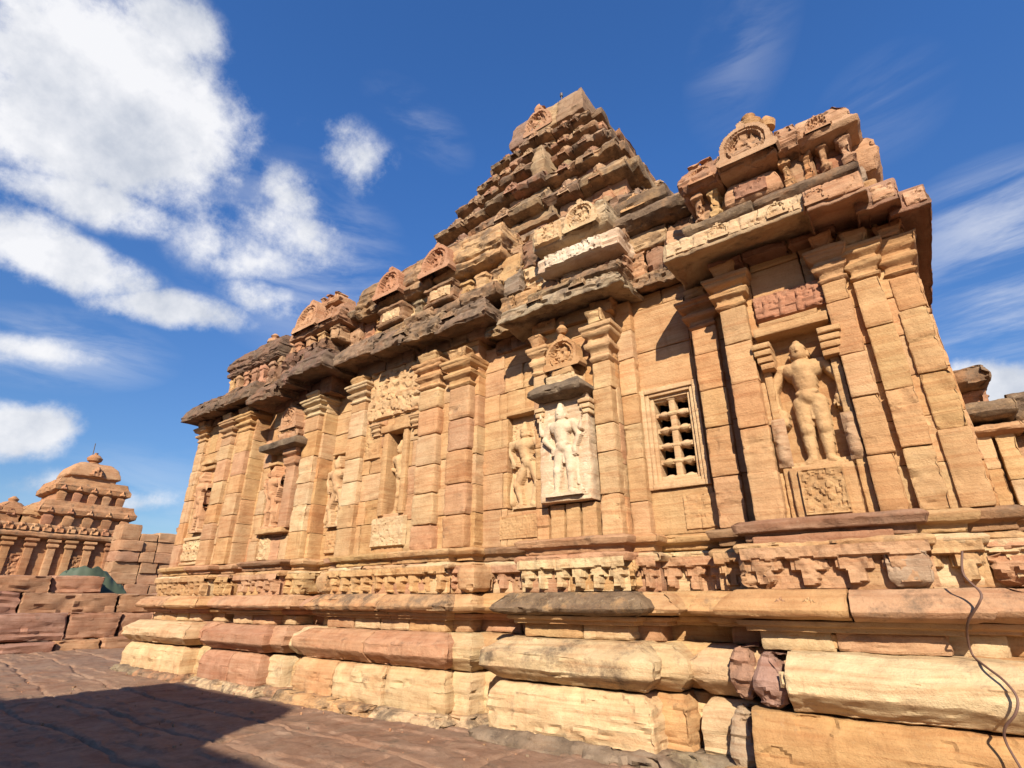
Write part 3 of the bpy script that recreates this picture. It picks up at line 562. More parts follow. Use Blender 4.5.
one('carved_panel', nf, panel, -8.45, -7.52, 2.52, 3.08, -.20, 'leafy', .15, .03, .02, CREAM, 6)
# recess figure 2/3
m = M(); box(m, -10.3, -9.64, -.06, .3, 4.66, 4.72, TAN, L=0, Rr=0); nf = m.build('niche', STONE, T)
m = M(); figure(m, -10.28, -9.66, 3.05, 4.62, .02, POSES['dance'], (.64, .43, .24), base=-.05, seed=13, scale_d=1.1); m.build('relief_figure', CARVED, nf)
m = M(); panel(m, -10.25, -9.68, 2.5, 3.0, .02, 'leafy', .14, .03, .01, TAN, 2); m.build('carved_panel', STONE, nf)
# B2 niche
m = M(); box(m, -12.35, -11.2, -.50, -.2, 3.0, 3.12, TAN, rc=.03); box(m, -12.3, -11.9, -.46, -.2, 4.62, 4.7, TAN); nf = m.build('niche', STONE, T)
m = M(); figure(m, -12.3, -11.55, 3.12, 4.6, -.33, POSES['four'], (.62, .36, .2), base=-.05, seed=1, halo=True, scale_d=1.3); m.build('relief_figure', CARVED, nf)
p_ = M(); loft(p_, -11.5, -11.15, -.44, -.2, [(3.1, 0), (4.5, 0), (4.55, .06), (4.7, .08), (4.72, 0), (4.8, .1), (4.95, .1)], PINK, amp=.01); p_.build('niche_column', STONE, nf)
m = M(); loft(m, -12.2, -11.05, -.52, -.2, [(4.9, .04), (4.95, .2), (5.08, .22), (5.18, .05)], GRY, lich=.7, chip=.05); m.build('canopy', STONE, nf)
m = M(); box(m, -12.1, -11.2, -.5, -.2, 5.18, 5.4, PINK, chip=.08, rc=.04); box(m, -12.0, -11.3, -.48, -.2, 5.4, 5.5, TAN, chip=.05); kudu(m, -11.65, -.46, 5.45, .33, PINK, 4, .1); m.build('pediment', STONE, nf)
m = M(); panel(m, -12.6, -11.9, 2.42, 2.95, -.31, 'scroll', .18, .03, .02, CREAM, 2); m.build('carved_panel', STONE, nf)
# LB niche
m = M(); box(m, -15.75, -14.95, -.56, -.2, 4.95, 5.05, TAN); box(m, -15.7, -15.0, -.6, -.2, 5.1, 5.2, TAN, chip=.02); nf = m.build('niche', STONE, T)
m = M(); figure(m, -15.65, -14.98, 3.25, 4.9, -.44, POSES['lean'], (.62, .38, .22), base=-.06, scale_d=1.4); m.build('relief_figure', CARVED, nf)
m = M(); box(m, -15.95, -14.9, -.50, -.2, 2.45, 2.52, CREAM); box(m, -15.95, -14.9, -.5, -.2, 3.08, 3.16, CREAM); panel(m, -15.9, -14.95, 2.52, 3.08, -.44, 'scroll', .3, .06, .02, CREAM, 2); m.build('carved_panel', STONE, nf)
# ---------------------------------------------------------------- pierced window
wf = M(); x0, x1, z0, z1 = -2.80, -1.95, 3.0, 4.48
FC = (.70, .50, .29)
for k, (i, y) in enumerate(((0, -.05), (.07, -.02), (.12, .03))):
    t = .07 if k == 0 else .055
    a, b, c, d = x0+i, x1-i, z0+i*.9, z1-i*.9
    box(wf, a, a+t, y, .3, c, d, FC, L=0, Rr=0, rc=.008, amp=.003); box(wf, b-t, b, y, .3, c, d, FC, L=0, Rr=0, rc=.008, amp=.003)
    box(wf, a+t, b-t, y, .3, c, c+t, FC, L=0, Rr=0, rc=.008, amp=.003); box(wf, a+t, b-t, y, .3, d-t, d, FC, L=0, Rr=0, rc=.008, amp=.003)
win = wf.build('window', STONE, T)
lt = M(); a, b, c, d = x0+.17, x1-.17, z0+.16, z1-.16; n = 5; cxm = (a+b)/2
box(lt, cxm-.045, cxm+.045, .07, .22, c-.02, d+.02, FC, L=0, Rr=0, rc=.01, amp=.006)
for k in range(n+1):
    z = c+(d-c)*k/n
    box(lt, a-.02, b+.02, .075, .21, z-.035, z+.035, FC, L=0, Rr=0, rc=.015, amp=.008)
    for xx in ((a+cxm)/2-.01, (cxm+b)/2+.01, cxm): loft(lt, xx-.075, xx+.075, .055, .2, [(z-.062, -.055), (z-.03, -.01), (z, .008), (z+.03, -.01), (z+.062, -.055)], pick([FC]), rc=.02, amp=.012)
lt.build('lattice', STONE, win)
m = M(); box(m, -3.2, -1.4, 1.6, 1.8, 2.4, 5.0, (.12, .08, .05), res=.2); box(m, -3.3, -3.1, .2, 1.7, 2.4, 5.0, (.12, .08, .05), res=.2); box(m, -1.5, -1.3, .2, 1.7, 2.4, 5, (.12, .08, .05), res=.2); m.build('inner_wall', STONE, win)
# ---------------------------------------------------------------- eaves
UP = [BRN, (.44, .28, .16), (.40, .25, .15), (.50, .35, .20)]; UPR = [ROSE, (.47, .27, .16), (.42, .24, .15), PINK, (.5, .32, .19)]
EV = [(.30, .175, .115), (.34, .20, .125), (.27, .165, .11), (.37, .22, .14)]; EVB = [(.34, .235, .15), (.40, .28, .18), (.30, .21, .14)]
def eave(x0, x1, yf, z, h=.42, out=.5, pal=UP, lich=.8, w=1.2, L=1, Rr=1, chip=.07, amp=.035, yb=.6, name='eave', z2=None):
    m = M(); xs = split(x0, x1, w); n = len(xs)-1
    for i in range(n):
        zz = z+(0 if z2 is None else (z2-z)*(xs[i]-x0)/(x1-x0))+rnd.uniform(-.02, .02)
        P = [(zz+.10, .0), (zz+.02, out*.86), (zz, out*.97), (zz+h*.12, out), (zz+h*.55, out*.80), (zz+h, out*.38)]
        loft(m, xs[i], xs[i+1], yf+rnd.uniform(-.02, .02), yb, P, pick(pal), L=L if i == 0 else 0, Rr=Rr if i == n-1 else 0, lich=lich, chip=chip, amp=amp, rc=.03, fsc=1.4)
    return m.build(name, STONE, T)
def under(x0, x1, yf, z0, z1, pal=UP, lich=.3):
    m = M(); xs = split(x0, x1, .5)
    for a, b in zip(xs[:-1], xs[1:]): box(m, a, b, yf+rnd.uniform(-.04, .04), .6, z0, z1, pick(pal), chip=.06, lich=lich, L=0, Rr=0)
    m.build('eave_bed', STONE, T)
eave(-16.2, -13.35, -.57, 6.44, .62, .48, EV, .6, z2=6.40, chip=.10, w=.8); under(-16.3, -13.1, -.55, 6.3, 6.5, EV)
eave(-13.1, -12.6, .25, 6.5, .45, .3, EV, .6, L=0, Rr=0, yb=1)
eave(-12.3, -10.25, -.50, 6.16, .66, .60, EV, .65, z2=6.62, chip=.10, w=.7); under(-12.5, -10.1, -.45, 6.1, 6.5, EV)
eave(-10.1, -9.5, .35, 6.6, .4, .25, UP, .6, L=0, Rr=0, yb=1, chip=.12); under(-10.1, -9.5, .10, 6.2, 6.6)
eave(-9.45, -5.7, -.30, 6.48, .62, .48, EVB, .55, z2=6.30, w=.9, chip=.09); under(-9.5, -5.6, -.25, 6.25, 6.6, EVB)
eave(-5.6, -4.6, .05, 6.12, .45, .42, UP+[CREAM], .5, L=0, Rr=0); under(-5.6, -4.6, -.02, 5.9, 6.2)
eave(-4.5, -3.0, -.38, 5.98, .42, .46, [GRY, (.50, .40, .26)], .45, w=1.2, chip=.08); under(-4.5, -2.95, -.38, 5.8, 6.02, [ORG, BRN])
eave(-2.95, -1.4, .05, 6.05, .40, .36, UP, .5, L=0, Rr=0, chip=.12); under(-2.95, -1.4, .0, 5.75, 6.1, [ORG, BRN])
def fascia(x0, x1, yf, z, h, out, col, lich=.2, L=1, Rr=1, yb=.6):
    one('eave', T, loft, x0, x1, yf, yb, [(z+.12, 0), (z+.03, out*.9), (z, out*.98), (z+.03, out), (z+h*.9, out*.95), (z+h, out*.85), (z+h+.03, out*.4)], col, L=L, Rr=Rr, lich=lich, chip=.03, amp=.012, rc=.02)
fascia(-1.36, -.17, -.70, 5.72, .30, .48, (.56, .42, .26), .3, Rr=.1); fascia(-.13, .26, -.72, 5.64, .33, .54, (.46, .28, .18), .25, L=0, Rr=.35)
under(-1.4, .1, -.72, 5.68, 5.78, EV)
fascia(.30, .60, -.56, 5.58, .32, .44, (.42, .25, .17), .25, L=0, Rr=.3, yb=5); fascia(.60, .76, -.42, 5.52, .30, .38, (.38, .22, .15), .3, L=0, Rr=.6, yb=8.2); under(.0, .62, -.45, 5.5, 5.68, [BRN])
for x0, x1, z0, z1, y, s in ((-1.80, -.17, 5.76, 6.0, -1.165, .22), (-.14, .44, 5.68, 5.94, -1.245, .22), (.47, .70, 5.62, 5.86, -.985, .18), (.75, .96, 5.56, 5.78, -.785, .16)):
    W, H = x1-x0, z1-z0
    one('eave_carving', T, relief, (x0, y, z0), W, H, lambda U, V: -.05+rectmask(U, V, W, H, .02)*(.06+.028*leafy(U, V, s, x0)), pick([CREAM if x0 < -1 else PINK]), uz=(0, .08, 1), lich=.15)
for x, y, z, r, c in ((-1.10, -1.18, 5.78, .12, CREAM), (-.02, -1.26, 5.70, .11, PINK), (-.42, -1.18, 5.78, .11, CREAM)): one('eave_arch', T, kudu, x, y, z, r, c, 3, .05, uz=(0, .08, 1))
# row of kudu arches on the other eaves
for x, y, z, r in ((-15.9, -.93, 6.6, .16), (-15.1, -.93, 6.6, .16), (-14.2, -.93, 6.6, .16), (-13.4, -.92, 6.58, .15), (-12.2, -.9, 6.6, .17), (-11.4, -.9, 6.6, .17), (-10.5, -.9, 6.6, .17), (-8.9, -.7, 6.72, .17), (-7.6, -.7, 6.66, .17), (-6.2, -.7, 6.58, .17), (-4.15, -.8, 6.14, .13), (-3.35, -.8, 6.14, .13)):
    one('eave_arch', T, kudu, x, y, z, r, pick(UP), seed=x, d=.06, uz=(0, .5, .87), lich=.5)
# ---------------------------------------------------------------- superstructure: roof shrines above the eaves
def shrine(label, parts):
    return parts
def blocks(m, x0, x1, yf, z0, z1, w, pal, lich=.3, chip=.05, yb=1.2, pr=None, jit=.05, amp=.02, rc=.03, L=.5, Rr=.5):
    xs = split(x0, x1, w); n = len(xs)-1
    for i in range(n):
        P = [(z0, 0), (z1, 0)] if pr is None else [(z0+(z1-z0)*t, o) for t, o in pr]
        loft(m, xs[i], xs[i+1], yf+rnd.uniform(-jit, jit), yb, P, pick(pal), L=L if i == 0 else 0, Rr=Rr if i == n-1 else 0, lich=lich, chip=chip, amp=amp, rc=rc)
def bumps(m, x0, x1, yf, z0, z1, n, pal, lich=.2):
    for k in range(n):
        x = x0+(x1-x0)*(k+.5)/n+rnd.uniform(-.04, .04); w = (x1-x0)/n*rnd.uniform(.22, .34)
        loft(m, x-w, x+w, yf+rnd.uniform(-.03, .03), yf+.4, [(z0, .01), (z0+(z1-z0)*.2, .02), (z0+(z1-z0)*.26, -.01), (z0+(z1-z0)*.74, -.01), (z0+(z1-z0)*.8, .03), (z1, .0)], pick(pal), chip=.08, amp=.02, rc=.02, lich=lich)
LEDGE = [(0, .0), (.3, .08), (.7, .10), (1, .02)]
ROOF = [(0, .04), (.04, .13), (.12, .17), (.2, .10), (.26, .16), (.45, .14), (.68, .04), (.86, -.14), (1, -.42)]
# core behind everything
m = M(); blocks(m, -13.5, -1.5, .5, 6.5, 7.9, .9, UP+[TAN, CREAM], yb=8, lich=.3, L=0, Rr=0); blocks(m, -15.2, -13.5, .3, 6.5, 7.6, .9, UPR, yb=7, lich=.3, L=0, Rr=0); m.build('roof_terrace', STONE, T)
# LB shrine
m = M(); blocks(m, -15.6, -12.6, -.35, 6.9, 7.15, .7, EV, lich=.6, pr=LEDGE); blocks(m, -15.3, -12.8, -.1, 7.15, 7.8, .6, UPR, lich=.2); bumps(m, -15.6, -12.6, -.42, 7.12, 7.78, 7, UPR+[TAN]); sh = m.build('roof_shrine', STONE, T)
m = M(); blocks(m, -15.45, -12.95, -.40, 7.75, 8.75, 3, EV, lich=.5, chip=.08, pr=ROOF, amp=.04, yb=1.1, L=.8, Rr=.8); m.build('shrine_roof', STONE, sh)
one('finial', sh, lathe, -14.0, -.05, [(8.5, .22), (8.62, .14), (8.68, .2), (8.78, .18), (8.84, .08), (8.9, .13), (8.98, .05)], col=PINK); one('finial', sh, lathe, -13.0, .0, [(8.0, .2), (8.35, .14), (8.45, .16), (8.55, .05)], col=PINK)
# B2 shrine
m = M(); blocks(m, -12.6, -10.3, -.85, 6.75, 7.2, .5, EV, lich=.45, chip=.14, jit=.1, L=0, Rr=0); blocks(m, -12.3, -10.3, -.6, 7.2, 7.5, .4, EV+[PINK], lich=.3, chip=.12, jit=.12, L=0, Rr=0); blocks(m, -13.0, -10.4, -.35, 6.9, 7.35, .6, UPR, lich=.4, chip=.1); blocks(m, -12.4, -9.7, -.2, 7.35, 7.75, .7, UPR+[TAN], lich=.2, chip=.08); bumps(m, -12.0, -10.0, -.55, 7.45, 7.85, 4, UPR+[TAN]); sh = m.build('roof_shrine', STONE, T)
m = M(); blocks(m, -11.9, -10.15, -.45, 7.85, 9.0, 3, UPR, lich=.3, chip=.06, pr=[(0, .05), (.04, .2), (.12, .22), (.3, .16), (.55, -.02), (.8, -.28), (1, -.62)], amp=.04, L=1, Rr=1, yb=1.2); m.build('shrine_roof', STONE, sh)
one('gable_arch', sh, kudu, -11.35, -.66, 8.0, .46, PINK, 6, .12, uz=(0, .15, 1)); one('gable_arch', sh, kudu, -10.45, -.66, 7.95, .26, UPR[1], 6, .1, uz=(0, .3, 1))
m = M(); loft(m, -11.75, -10.75, -.2, .4, [(8.95, .0), (9.1, .02), (9.2, -.1)], PINK, chip=.06, rc=.05); bumps(m, -11.7, -10.8, -.2, 9.05, 9.3, 3, UPR); m.build('ridge_crest', STONE, sh)
# block cluster between B2 and B3 shrines
m = M(); blocks(m, -10.1, -9.4, -.3, 6.95, 7.3, .35, UP, lich=.5, chip=.08); blocks(m, -10.1, -9.3, -.1, 7.3, 8.0, .4, UPR+[TAN], lich=.3, chip=.08); blocks(m, -10.0, -9.5, -.35, 8.0, 8.25, .5, UP, pr=LEDGE, lich=.6); blocks(m, -10.0, -9.45, -.2, 6.6, 6.95, .3, UPR, lich=.3, chip=.1); m.build('roof_shrine', STONE, T)
# B3 shrine: long barrel roof with two arches
m = M(); blocks(m, -9.3, -5.3, -.30, 7.02, 7.3, .8, UP, lich=.5, pr=LEDGE, chip=.06); blocks(m, -9.2, -4.9, -.12, 7.3, 7.9, .6, [CREAM, TAN, UP[1]], lich=.15, chip=.07); sh = m.build('roof_shrine', STONE, T)
m = M()
for x in (-8.35, -6.85): blocks(m, x-.4, x+.4, -.34, 7.3, 7.8, .8, UP+[TAN], lich=.4, pr=[(0, .08), (.15, .1), (.25, 0), (.75, 0), (.85, .1), (1, .08)]); panel(m, x-.28, x+.28, 7.42, 7.7, -.35, 'leafy', .16, .03, .01, CREAM, x)
bumps(m, -9.2, -5.2, -.2, 7.3, 7.75, 9, [CREAM, TAN, GRY], .3); m.build('shrine_pier', STONE, sh)
m = M(); blocks(m, -9.6, -5.3, -.25, 7.85, 9.1, 1.5, UP+[TAN], lich=.45, chip=.07, pr=ROOF, amp=.04, yb=1.3, L=.5, Rr=.7); m.build('shrine_roof', STONE, sh)
one('gable_arch', sh, kudu, -8.35, -.52, 7.95, .40, ROSE, 6, .12, uz=(0, .1, 1)); one('gable_arch', sh, kudu, -6.85, -.52, 7.95, .40, ROSE, 7, .12, uz=(0, .1, 1))
# rec34 + B4 blocks
m = M(); blocks(m, -5.4, -4.5, -.1, 6.55, 7.0, .5, [CREAM, GRY, TAN], lich=.4, chip=.12, jit=.12); blocks(m, -5.3, -4.3, -.15, 7.0, 7.5, .45, [CREAM, GRY], lich=.3, chip=.12, jit=.1); blocks(m, -5.4, -4.4, -.1, 7.5, 8.1, .6, UP+[CREAM], lich=.4, chip=.1)
m.build('roof_shrine', STONE, T)
m = M(); blocks(m, -4.45, -2.75, -.42, 6.38, 6.60, .8, UP, lich=.6, pr=LEDGE, chip=.06); blocks(m, -4.3, -2.7, -.35, 6.60, 6.80, .4, UPR+UP, lich=.3, chip=.1); sh = m.build('roof_shrine', STONE, T)
m = M(); loft(m, -4.15, -2.72, -.52, .6, [(6.80, -.04), (6.84, .06), (7.10, .07), (7.16, .0)], (.74, .58, .42), chip=.05, amp=.02, lich=.05); panel(m, -4.05, -2.95, 6.84, 7.12, -.59, 'leafy', .14, .04, .01, WHT, 3); m.build('white_slab', STONE, sh)
m = M(); blocks(m, -4.35, -2.7, -.15, 7.1, 7.4, .5, UP, lich=.4, chip=.08); loft(m, -4.25, -2.95, -.40, .8, [(7.36, .0), (7.42, .1), (7.60, .13), (7.85, .10), (7.98, -.02), (8.12, -.3)], (.56, .44, .28), lich=.3, chip=.05, amp=.03); m.build('shrine_roof', STONE, sh)
one('gable_arch', sh, kudu, -3.35, -.54, 7.44, .30, CREAM, 4, .08, uz=(0, .05, 1)); m = M(); panel(m, -4.3, -3.75, 7.44, 7.84, -.53, 'leafy', .16, .04, .01, CREAM, 7); m.build('carved_panel', STONE, sh)
m = M(); blocks(m, -2.9, -1.55, -.05, 6.45, 6.95, .45, UP+[PINK], lich=.4, chip=.13, jit=.15); loft(m, -2.2, -1.85, -.35, .5, [(6.3, -.05), (6.6, .03), (6.85, -.02)], PINK, rot=.5, chip=.04); blocks(m, -2.8, -1.55, .0, 6.95, 7.3, .6, UP+[CREAM], lich=.5, chip=.1)
blocks(m, -2.9, -1.45, -.2, 7.3, 7.75, 1.0, UP+[CREAM], lich=.7, chip=.07, pr=[(0, -.1), (.15, .06), (.5, .08), (1, -.15)]); blocks(m, -2.9, -2.0, .1, 7.75, 8.3, .9, UP, lich=.6, pr=[(0, -.1), (.2, .06), (.6, .08), (1, -.3)]); kudu(m, -2.6, .02, 7.85, .2, TAN, 3, .06, uz=(0, .25, 1)); m.build('roof_shrine', STONE, T)
# RB shrine
m = M(); blocks(m, -1.55, .35, -.62, 6.02, 6.28, .5, UP+[MAR], lich=.5, chip=.06); blocks(m, -1.6, .42, -.72, 6.28, 6.50, 1.0, UP, lich=.7, pr=LEDGE, chip=.03, Rr=.8); blocks(m, -1.45, .45, -.60, 6.5, 6.98, .35, UPR+[TAN], lich=.15, chip=.06, yb=2.5)
bumps(m, -1.5, .4, -.72, 6.05, 6.28, 8, [MAR, PINK, TAN]); bumps(m, -1.55, -1.05, -.74, 6.48, 6.95, 2, [PINK, TAN, MAR]); bumps(m, -.33, .48, -.74, 6.48, 6.95, 4, [PINK, TAN, ORG]); sh = m.build('roof_shrine', STONE, T)
m = M(); loft(m, -1.0, -.35, -.72, 0, [(6.5, 0), (6.55, .04), (6.75, .02), (6.9, -.04)], PINK, chip=.03, rc=.03); panel(m, -.9, -.48, 6.55, 6.78, -.75, 'leafy', .12, .03, .01, MAR, 3); m.build('carved_block', STONE, sh)
m = M()
for xa, xb, cc in ((-1.42, -1.0, (.46, .28, .18)), (-1.0, -.28, (.52, .34, .21)), (-.28, -.02, (.50, .31, .19))): loft(m, xa, xb, -.72-(.05 if xa == -1.0 else 0), .9, [(6.92, .02), (6.95, .15), (7.03, .19), (7.16, .17), (7.34, .08), (7.52, -.10), (7.66, -.34), (7.72, -.6)], cc, lich=.3, chip=.08, amp=.02, L=.9 if xa < -1.2 else 0, Rr=0)
loft(m, -.03, .46, -.72, 1.2, [(6.90, .0), (6.93, .14), (7.0, .17), (7.06, .12), (7.24, .09), (7.42, .0), (7.50, -.14)], (.56, .36, .22), lich=.15, chip=.07, amp=.015, L=.1); m.build('shrine_roof', STONE, sh)
bm = M(); bumps(bm, -1.5, -1.0, -.75, 7.3, 7.5, 2, UPR); bm.build('ridge_crest', STONE, sh); one('gable_arch', sh, kudu, -1.25, -.88, 7.0, .16, PINK, 2, .07, uz=(0, .2, 1)); one('gable_arch', sh, kudu, .2, -.88, 7.0, .13, PINK, 4, .06, uz=(0, .1, 1)); one('gable_arch', sh, kudu, -.62, -.95, 6.98, .33, (.54, .36, .22), 6, .10, uz=(0, .10, 1))
one('finial', sh, lathe, -.52, -.80, [(7.55, .12), (7.64, .16), (7.72, .08), (7.78, .10), (7.84, .04)], col=TAN); one('finial', sh, lathe, -.32, -.75, [(7.5, .09), (7.6, .11), (7.7, .04)], col=TAN)
m = M(); loft(m, .36, .72, -.42, .3, [(6.5, -.02), (6.7, .05), (6.95, .02), (7.1, -.08)], PINK, chip=.06, rc=.05, amp=.02, B=1); blocks(m, .4, .62, -.5, 5.95, 6.3, .3, [TAN, PINK], chip=.08); blocks(m, .35, .55, -.4, 6.3, 6.7, .3, [TAN, GRY], chip=.1); m.build('corner_shrine', STONE, sh)
# ---------------------------------------------------------------- tower
CX, CY = -6.15, 4.3
TR = [(.52, .31, .19), (.47, .28, .17), (.56, .38, .23), (.42, .25, .16), (.48, .34, .21), (.36, .25, .17)]
def tier(z0, z1, h, ko):
    m = M(); r = .075; hw = h-.26; H = z1-z0; zc = z0+H*.60
    for a, b, e in ((-1, -.36, 0), (-.36, .36, .16), (.36, 1, 0)):   # three faces per side, centre stepped forward
        for q in range(2):
            xa, xb = a+(b-a)*q/2, a+(b-a)*(q+1)/2
            loft(m, CX+hw*xa, CX+hw*xb, CY-hw-e, CY, [(z0, .02), (z0+H*.1, .05), (z0+H*.14, 0), (zc, 0)], pick(TR), L=0, Rr=0, res=r, lich=.1, chip=.07, amp=.02)
            loft(m, CX+hw*xa-(.18 if xa == -1 else 0), CX+hw*xb+(.18 if xb == 1 else 0), CY-hw-.18-e, CY, [(zc-.03, -.1), (zc, .14), (zc+H*.1, .19), (zc+H*.25, .08), (z1-.02, -.10)], pick(TR), L=.3 if xa == -1 else 0, Rr=.3 if xb == 1 else 0, res=r, lich=.55, chip=.11, amp=.03)
    for sg in (-1, 1):
        for a, b, e in ((-1, -.36, 0), (-.36, .36, .16), (.36, 1, 0)):
            e += rnd.uniform(-.04, .14); xa, xb = (CX, CX+hw+e) if sg > 0 else (CX-hw-e, CX)
            loft(m, xa, xb, CY+hw*a, CY+hw*b, [(z0, .0), (zc, 0)], pick(TR), L=0, Rr=0, res=.12, lich=.1, chip=.05)
            loft(m, xa-(.2 if sg < 0 else 0), xb+(.2 if sg > 0 else 0), CY+hw*a, CY+hw*b, [(zc, .14), (zc+H*.2, .17), (z1-.02, -.06)], pick(TR), L=1 if sg < 0 else 0, Rr=1 if sg > 0 else 0, res=.10, lich=.5, chip=.12, amp=.03)
    tt = m.build('tower_tier', STONE, T)
    for sx in (-.82, -.55, .0, .55, .82):
        e = .16 if abs(sx) < .4 else 0; x = CX+hw*sx; w = .14*h/2+.05
        one('tower_arch', tt, kudu, x, CY-hw-.34-e, zc+.02, (.16 if sx == 0 else .11)*(.6+h*.2), pick(TR), seed=sx*3+z0, d=.08, uz=(0, .25, 1))
        one('tower_niche', tt, loft, x-w, x+w, CY-hw-.1-e, CY-hw+.3, [(z0+H*.12, 0), (z0+H*.3, .04), (z0+H*.36, -.02), (zc-.02, -.02)], pick(TR), res=r, chip=.08, amp=.02, rc=.03)
        if abs(sx) > .5: one('tower_pot', tt, lathe, x, CY-hw-.05, [(z1-.1, .12), (z1+.02, .16), (z1+.1, .07), (z1+.16, .03)], 8, pick(TR))
    for sy in (-.8, -.3, .3, .8):
        for sg in (-1, 1): one('tower_block', tt, loft, CX+sg*(hw+.1)-.15, CX+sg*(hw+.1)+.15, CY+hw*sy-.16, CY+hw*sy+.16, [(z0+H*.1, 0), (zc+.02, .03), (z1, -.03), (z1+.1, -.1)], pick(TR), res=r*1.3, chip=.08, amp=.03, rc=.04, B=1)
TZ = [(8.0, 9.25, 3.45), (9.2, 10.45, 3.2), (10.4, 11.45, 2.85), (11.4, 12.4, 2.45), (12.35, 13.3, 2.05), (13.25, 14.2, 1.75)]
for k, (a, b, h) in enumerate(TZ): tier(a, b, h, k)
m = M(); h = 1.27; 
for q in range(3):
    xa, xb = CX-h+2*h*q/3, CX-h+2*h*(q+1)/3
    box(m, xa, xb, CY-h+.1, CY+h-.1, 14.15, 14.75, pick(TR), L=0, Rr=0, res=.07, chip=.08, lich=.3)
    loft(m, xa, xb, CY-h, CY+h, [(14.70, -.08), (14.76, .10), (14.98, .12), (15.2, .05), (15.6, .0), (15.85, -.10), (15.9, -.2)], pick(TR), L=.6 if q == 0 else 0, Rr=.6 if q == 2 else 0, B=1, res=.07, chip=.05, lich=.25)
tp = m.build('tower_crown', STONE, T)
m = M(); kudu(m, CX-.25, CY-h-.06, 14.85, .46, TR[0], 3, .14); loft(m, CX-.4, CX-.1, CY-h-.12, CY-h+.3, [(15.75, 0), (15.95, -.03), (16.1, -.1)], PINK, res=.06, chip=.04, rc=.05)
m.build('gable_arch', STONE, tp)
m = M()
loft(m, CX+.15, CX+1.25, CY-3.1, CY-1.2, [(9.6, .1), (10.2, .0), (10.8, -.25), (11.4, -.42)], (.42, .3, .18), res=.08, lich=.4, chip=.07, amp=.04); loft(m, CX+.55, CX+.9, CY-2.9, CY-1.6, [(11.3, .0), (11.7, .06), (12.0, .0), (12.4, -.1)], (.45, .33, .2), res=.07, lich=.3, chip=.06)
m.build('tower_spur', STONE, T)
m = M(); tube(m, [(CX+.1, CY-.4, 15.8), (CX+.1, CY-.4, 17.1)], .022); tube(m, [(CX+.1, CY-.4, 17.05), (CX+.1, CY-.4, 17.18)], .05); 
rod = m.build('lightning_rod', plain('iron', (.10, .08, .07), .6, .5), T)
# ---------------------------------------------------------------- lower hall beyond the right corner
m = M()
for z0, z1 in ((0, 1.0), (1.0, 1.6), (1.6, 2.1)): blocks(m, .9, 6, .9, z0, z1, .8, WALLPAL, lich=.1, chip=.03, yb=6, L=0, Rr=0, jit=.03)
hall = m.build('side_hall', STONE, T)
def hp(x0, x1, yf, z0=2.1, z1=3.5, par=None):
    m = M(); z = z0
    while z < z1-.03:
        q = min(.42*rnd.uniform(.85, 1.2), z1-z); q = z1-z if z1-z-q < .14 else q
        loft(m, x0, x1, yf+rnd.uniform(-.01, .01), yf+.6, [(z+.003, 0), (z+q-.003, 0)], pick(WALLPAL), chip=.015, amp=.006, rc=.014); z += q
    m.build('hall_pilaster', STONE, hall)
m = M(); blocks(m, .85, 6, 1.65, 2.1, 3.5, .6, WALLPAL, yb=6, L=0, Rr=0, jit=.02, chip=.02); m.build('hall_wall', STONE, hall)
for x in (.86, 1.08, 1.45, 2.0, 2.6, 3.3): hp(x, x+.19, 1.5)
m = M(); blocks(m, .8, 6, 1.45, 3.46, 3.62, .5, WALLPAL, pr=LEDGE, yb=6, L=0, Rr=0, chip=.05); blocks(m, .82, 1.35, 1.4, 3.66, 3.88, .6, UP, pr=LEDGE, yb=6, lich=.8, chip=.08); blocks(m, .82, 1.2, 1.55, 3.88, 4.1, .35, UPR+[TAN], yb=6, chip=.07, L=0, Rr=0)
blocks(m, .84, 1.18, 1.4, 4.1, 4.4, .6, [MAR, BRN], pr=[(0, .0), (.2, .12), (.7, .12), (1, -.02)], yb=6, lich=.5, chip=.08, L=0); blocks(m, 1.35, 6, 1.7, 3.6, 4.05, .7, UP, pr=LEDGE, yb=6, lich=.6, chip=.08, L=0); m.build('hall_cornice', STONE, hall)
def gravel():
    m = M()
    for k in range(150):
        x = rnd.uniform(-16, -1.5); y = -.75-abs(rnd.gauss(0, 1))*.8 if rnd.random() < .6 else rnd.uniform(-5, -1); r = rnd.uniform(.006, .018)*(2.2 if rnd.random() < .06 else 1)
        box(m, x-r, x+r, y-r*.8, y+r*.8, -.02, .006+r*rnd.uniform(.3, .7), pick([PINK, BRN, GRY, ROSE]), res=r, rc=r*.25, amp=r*.6, B=0, rot=rnd.random()*3)
    g = m.build('gravel', STONE); g['kind'] = 'stuff'; g['label'] = 'stone chips scattered on the paving at the foot of the plinth'; g['category'] = 'gravel'
gravel()
# ================================================================ CABLE
m = M(); cp = [(.30, -.98, 1.98), (.26, -1.0, 1.80), (.33, -1.03, 1.66), (.30, -1.05, 1.58), (.20, -.95, 1.44), (.17, -.78, 1.32), (.17, -.72, 1.18), (.22, -.95, 1.12), (.30, -1.10, 1.04), (.34, -1.16, .94), (.30, -1.20, .84), (.22, -1.16, .74), (.20, -1.12, .64), (.24, -1.14, .48), (.28, -1.15, .3), (.30, -1.2, .02)]
P = np.array(cp); t = np.linspace(0, len(P)-1, 70); i0 = np.clip(t.astype(int), 0, len(P)-2); f = (t-i0)[:, None]
Pm = [P[np.clip(i0+k, 0, len(P)-1)] for k in (-1, 0, 1, 2)]
sp = .5*((2*Pm[1])+(-Pm[0]+Pm[2])*f+(2*Pm[0]-5*Pm[1]+4*Pm[2]-Pm[3])*f**2+(-Pm[0]+3*Pm[1]-3*Pm[2]+Pm[3])*f**3)
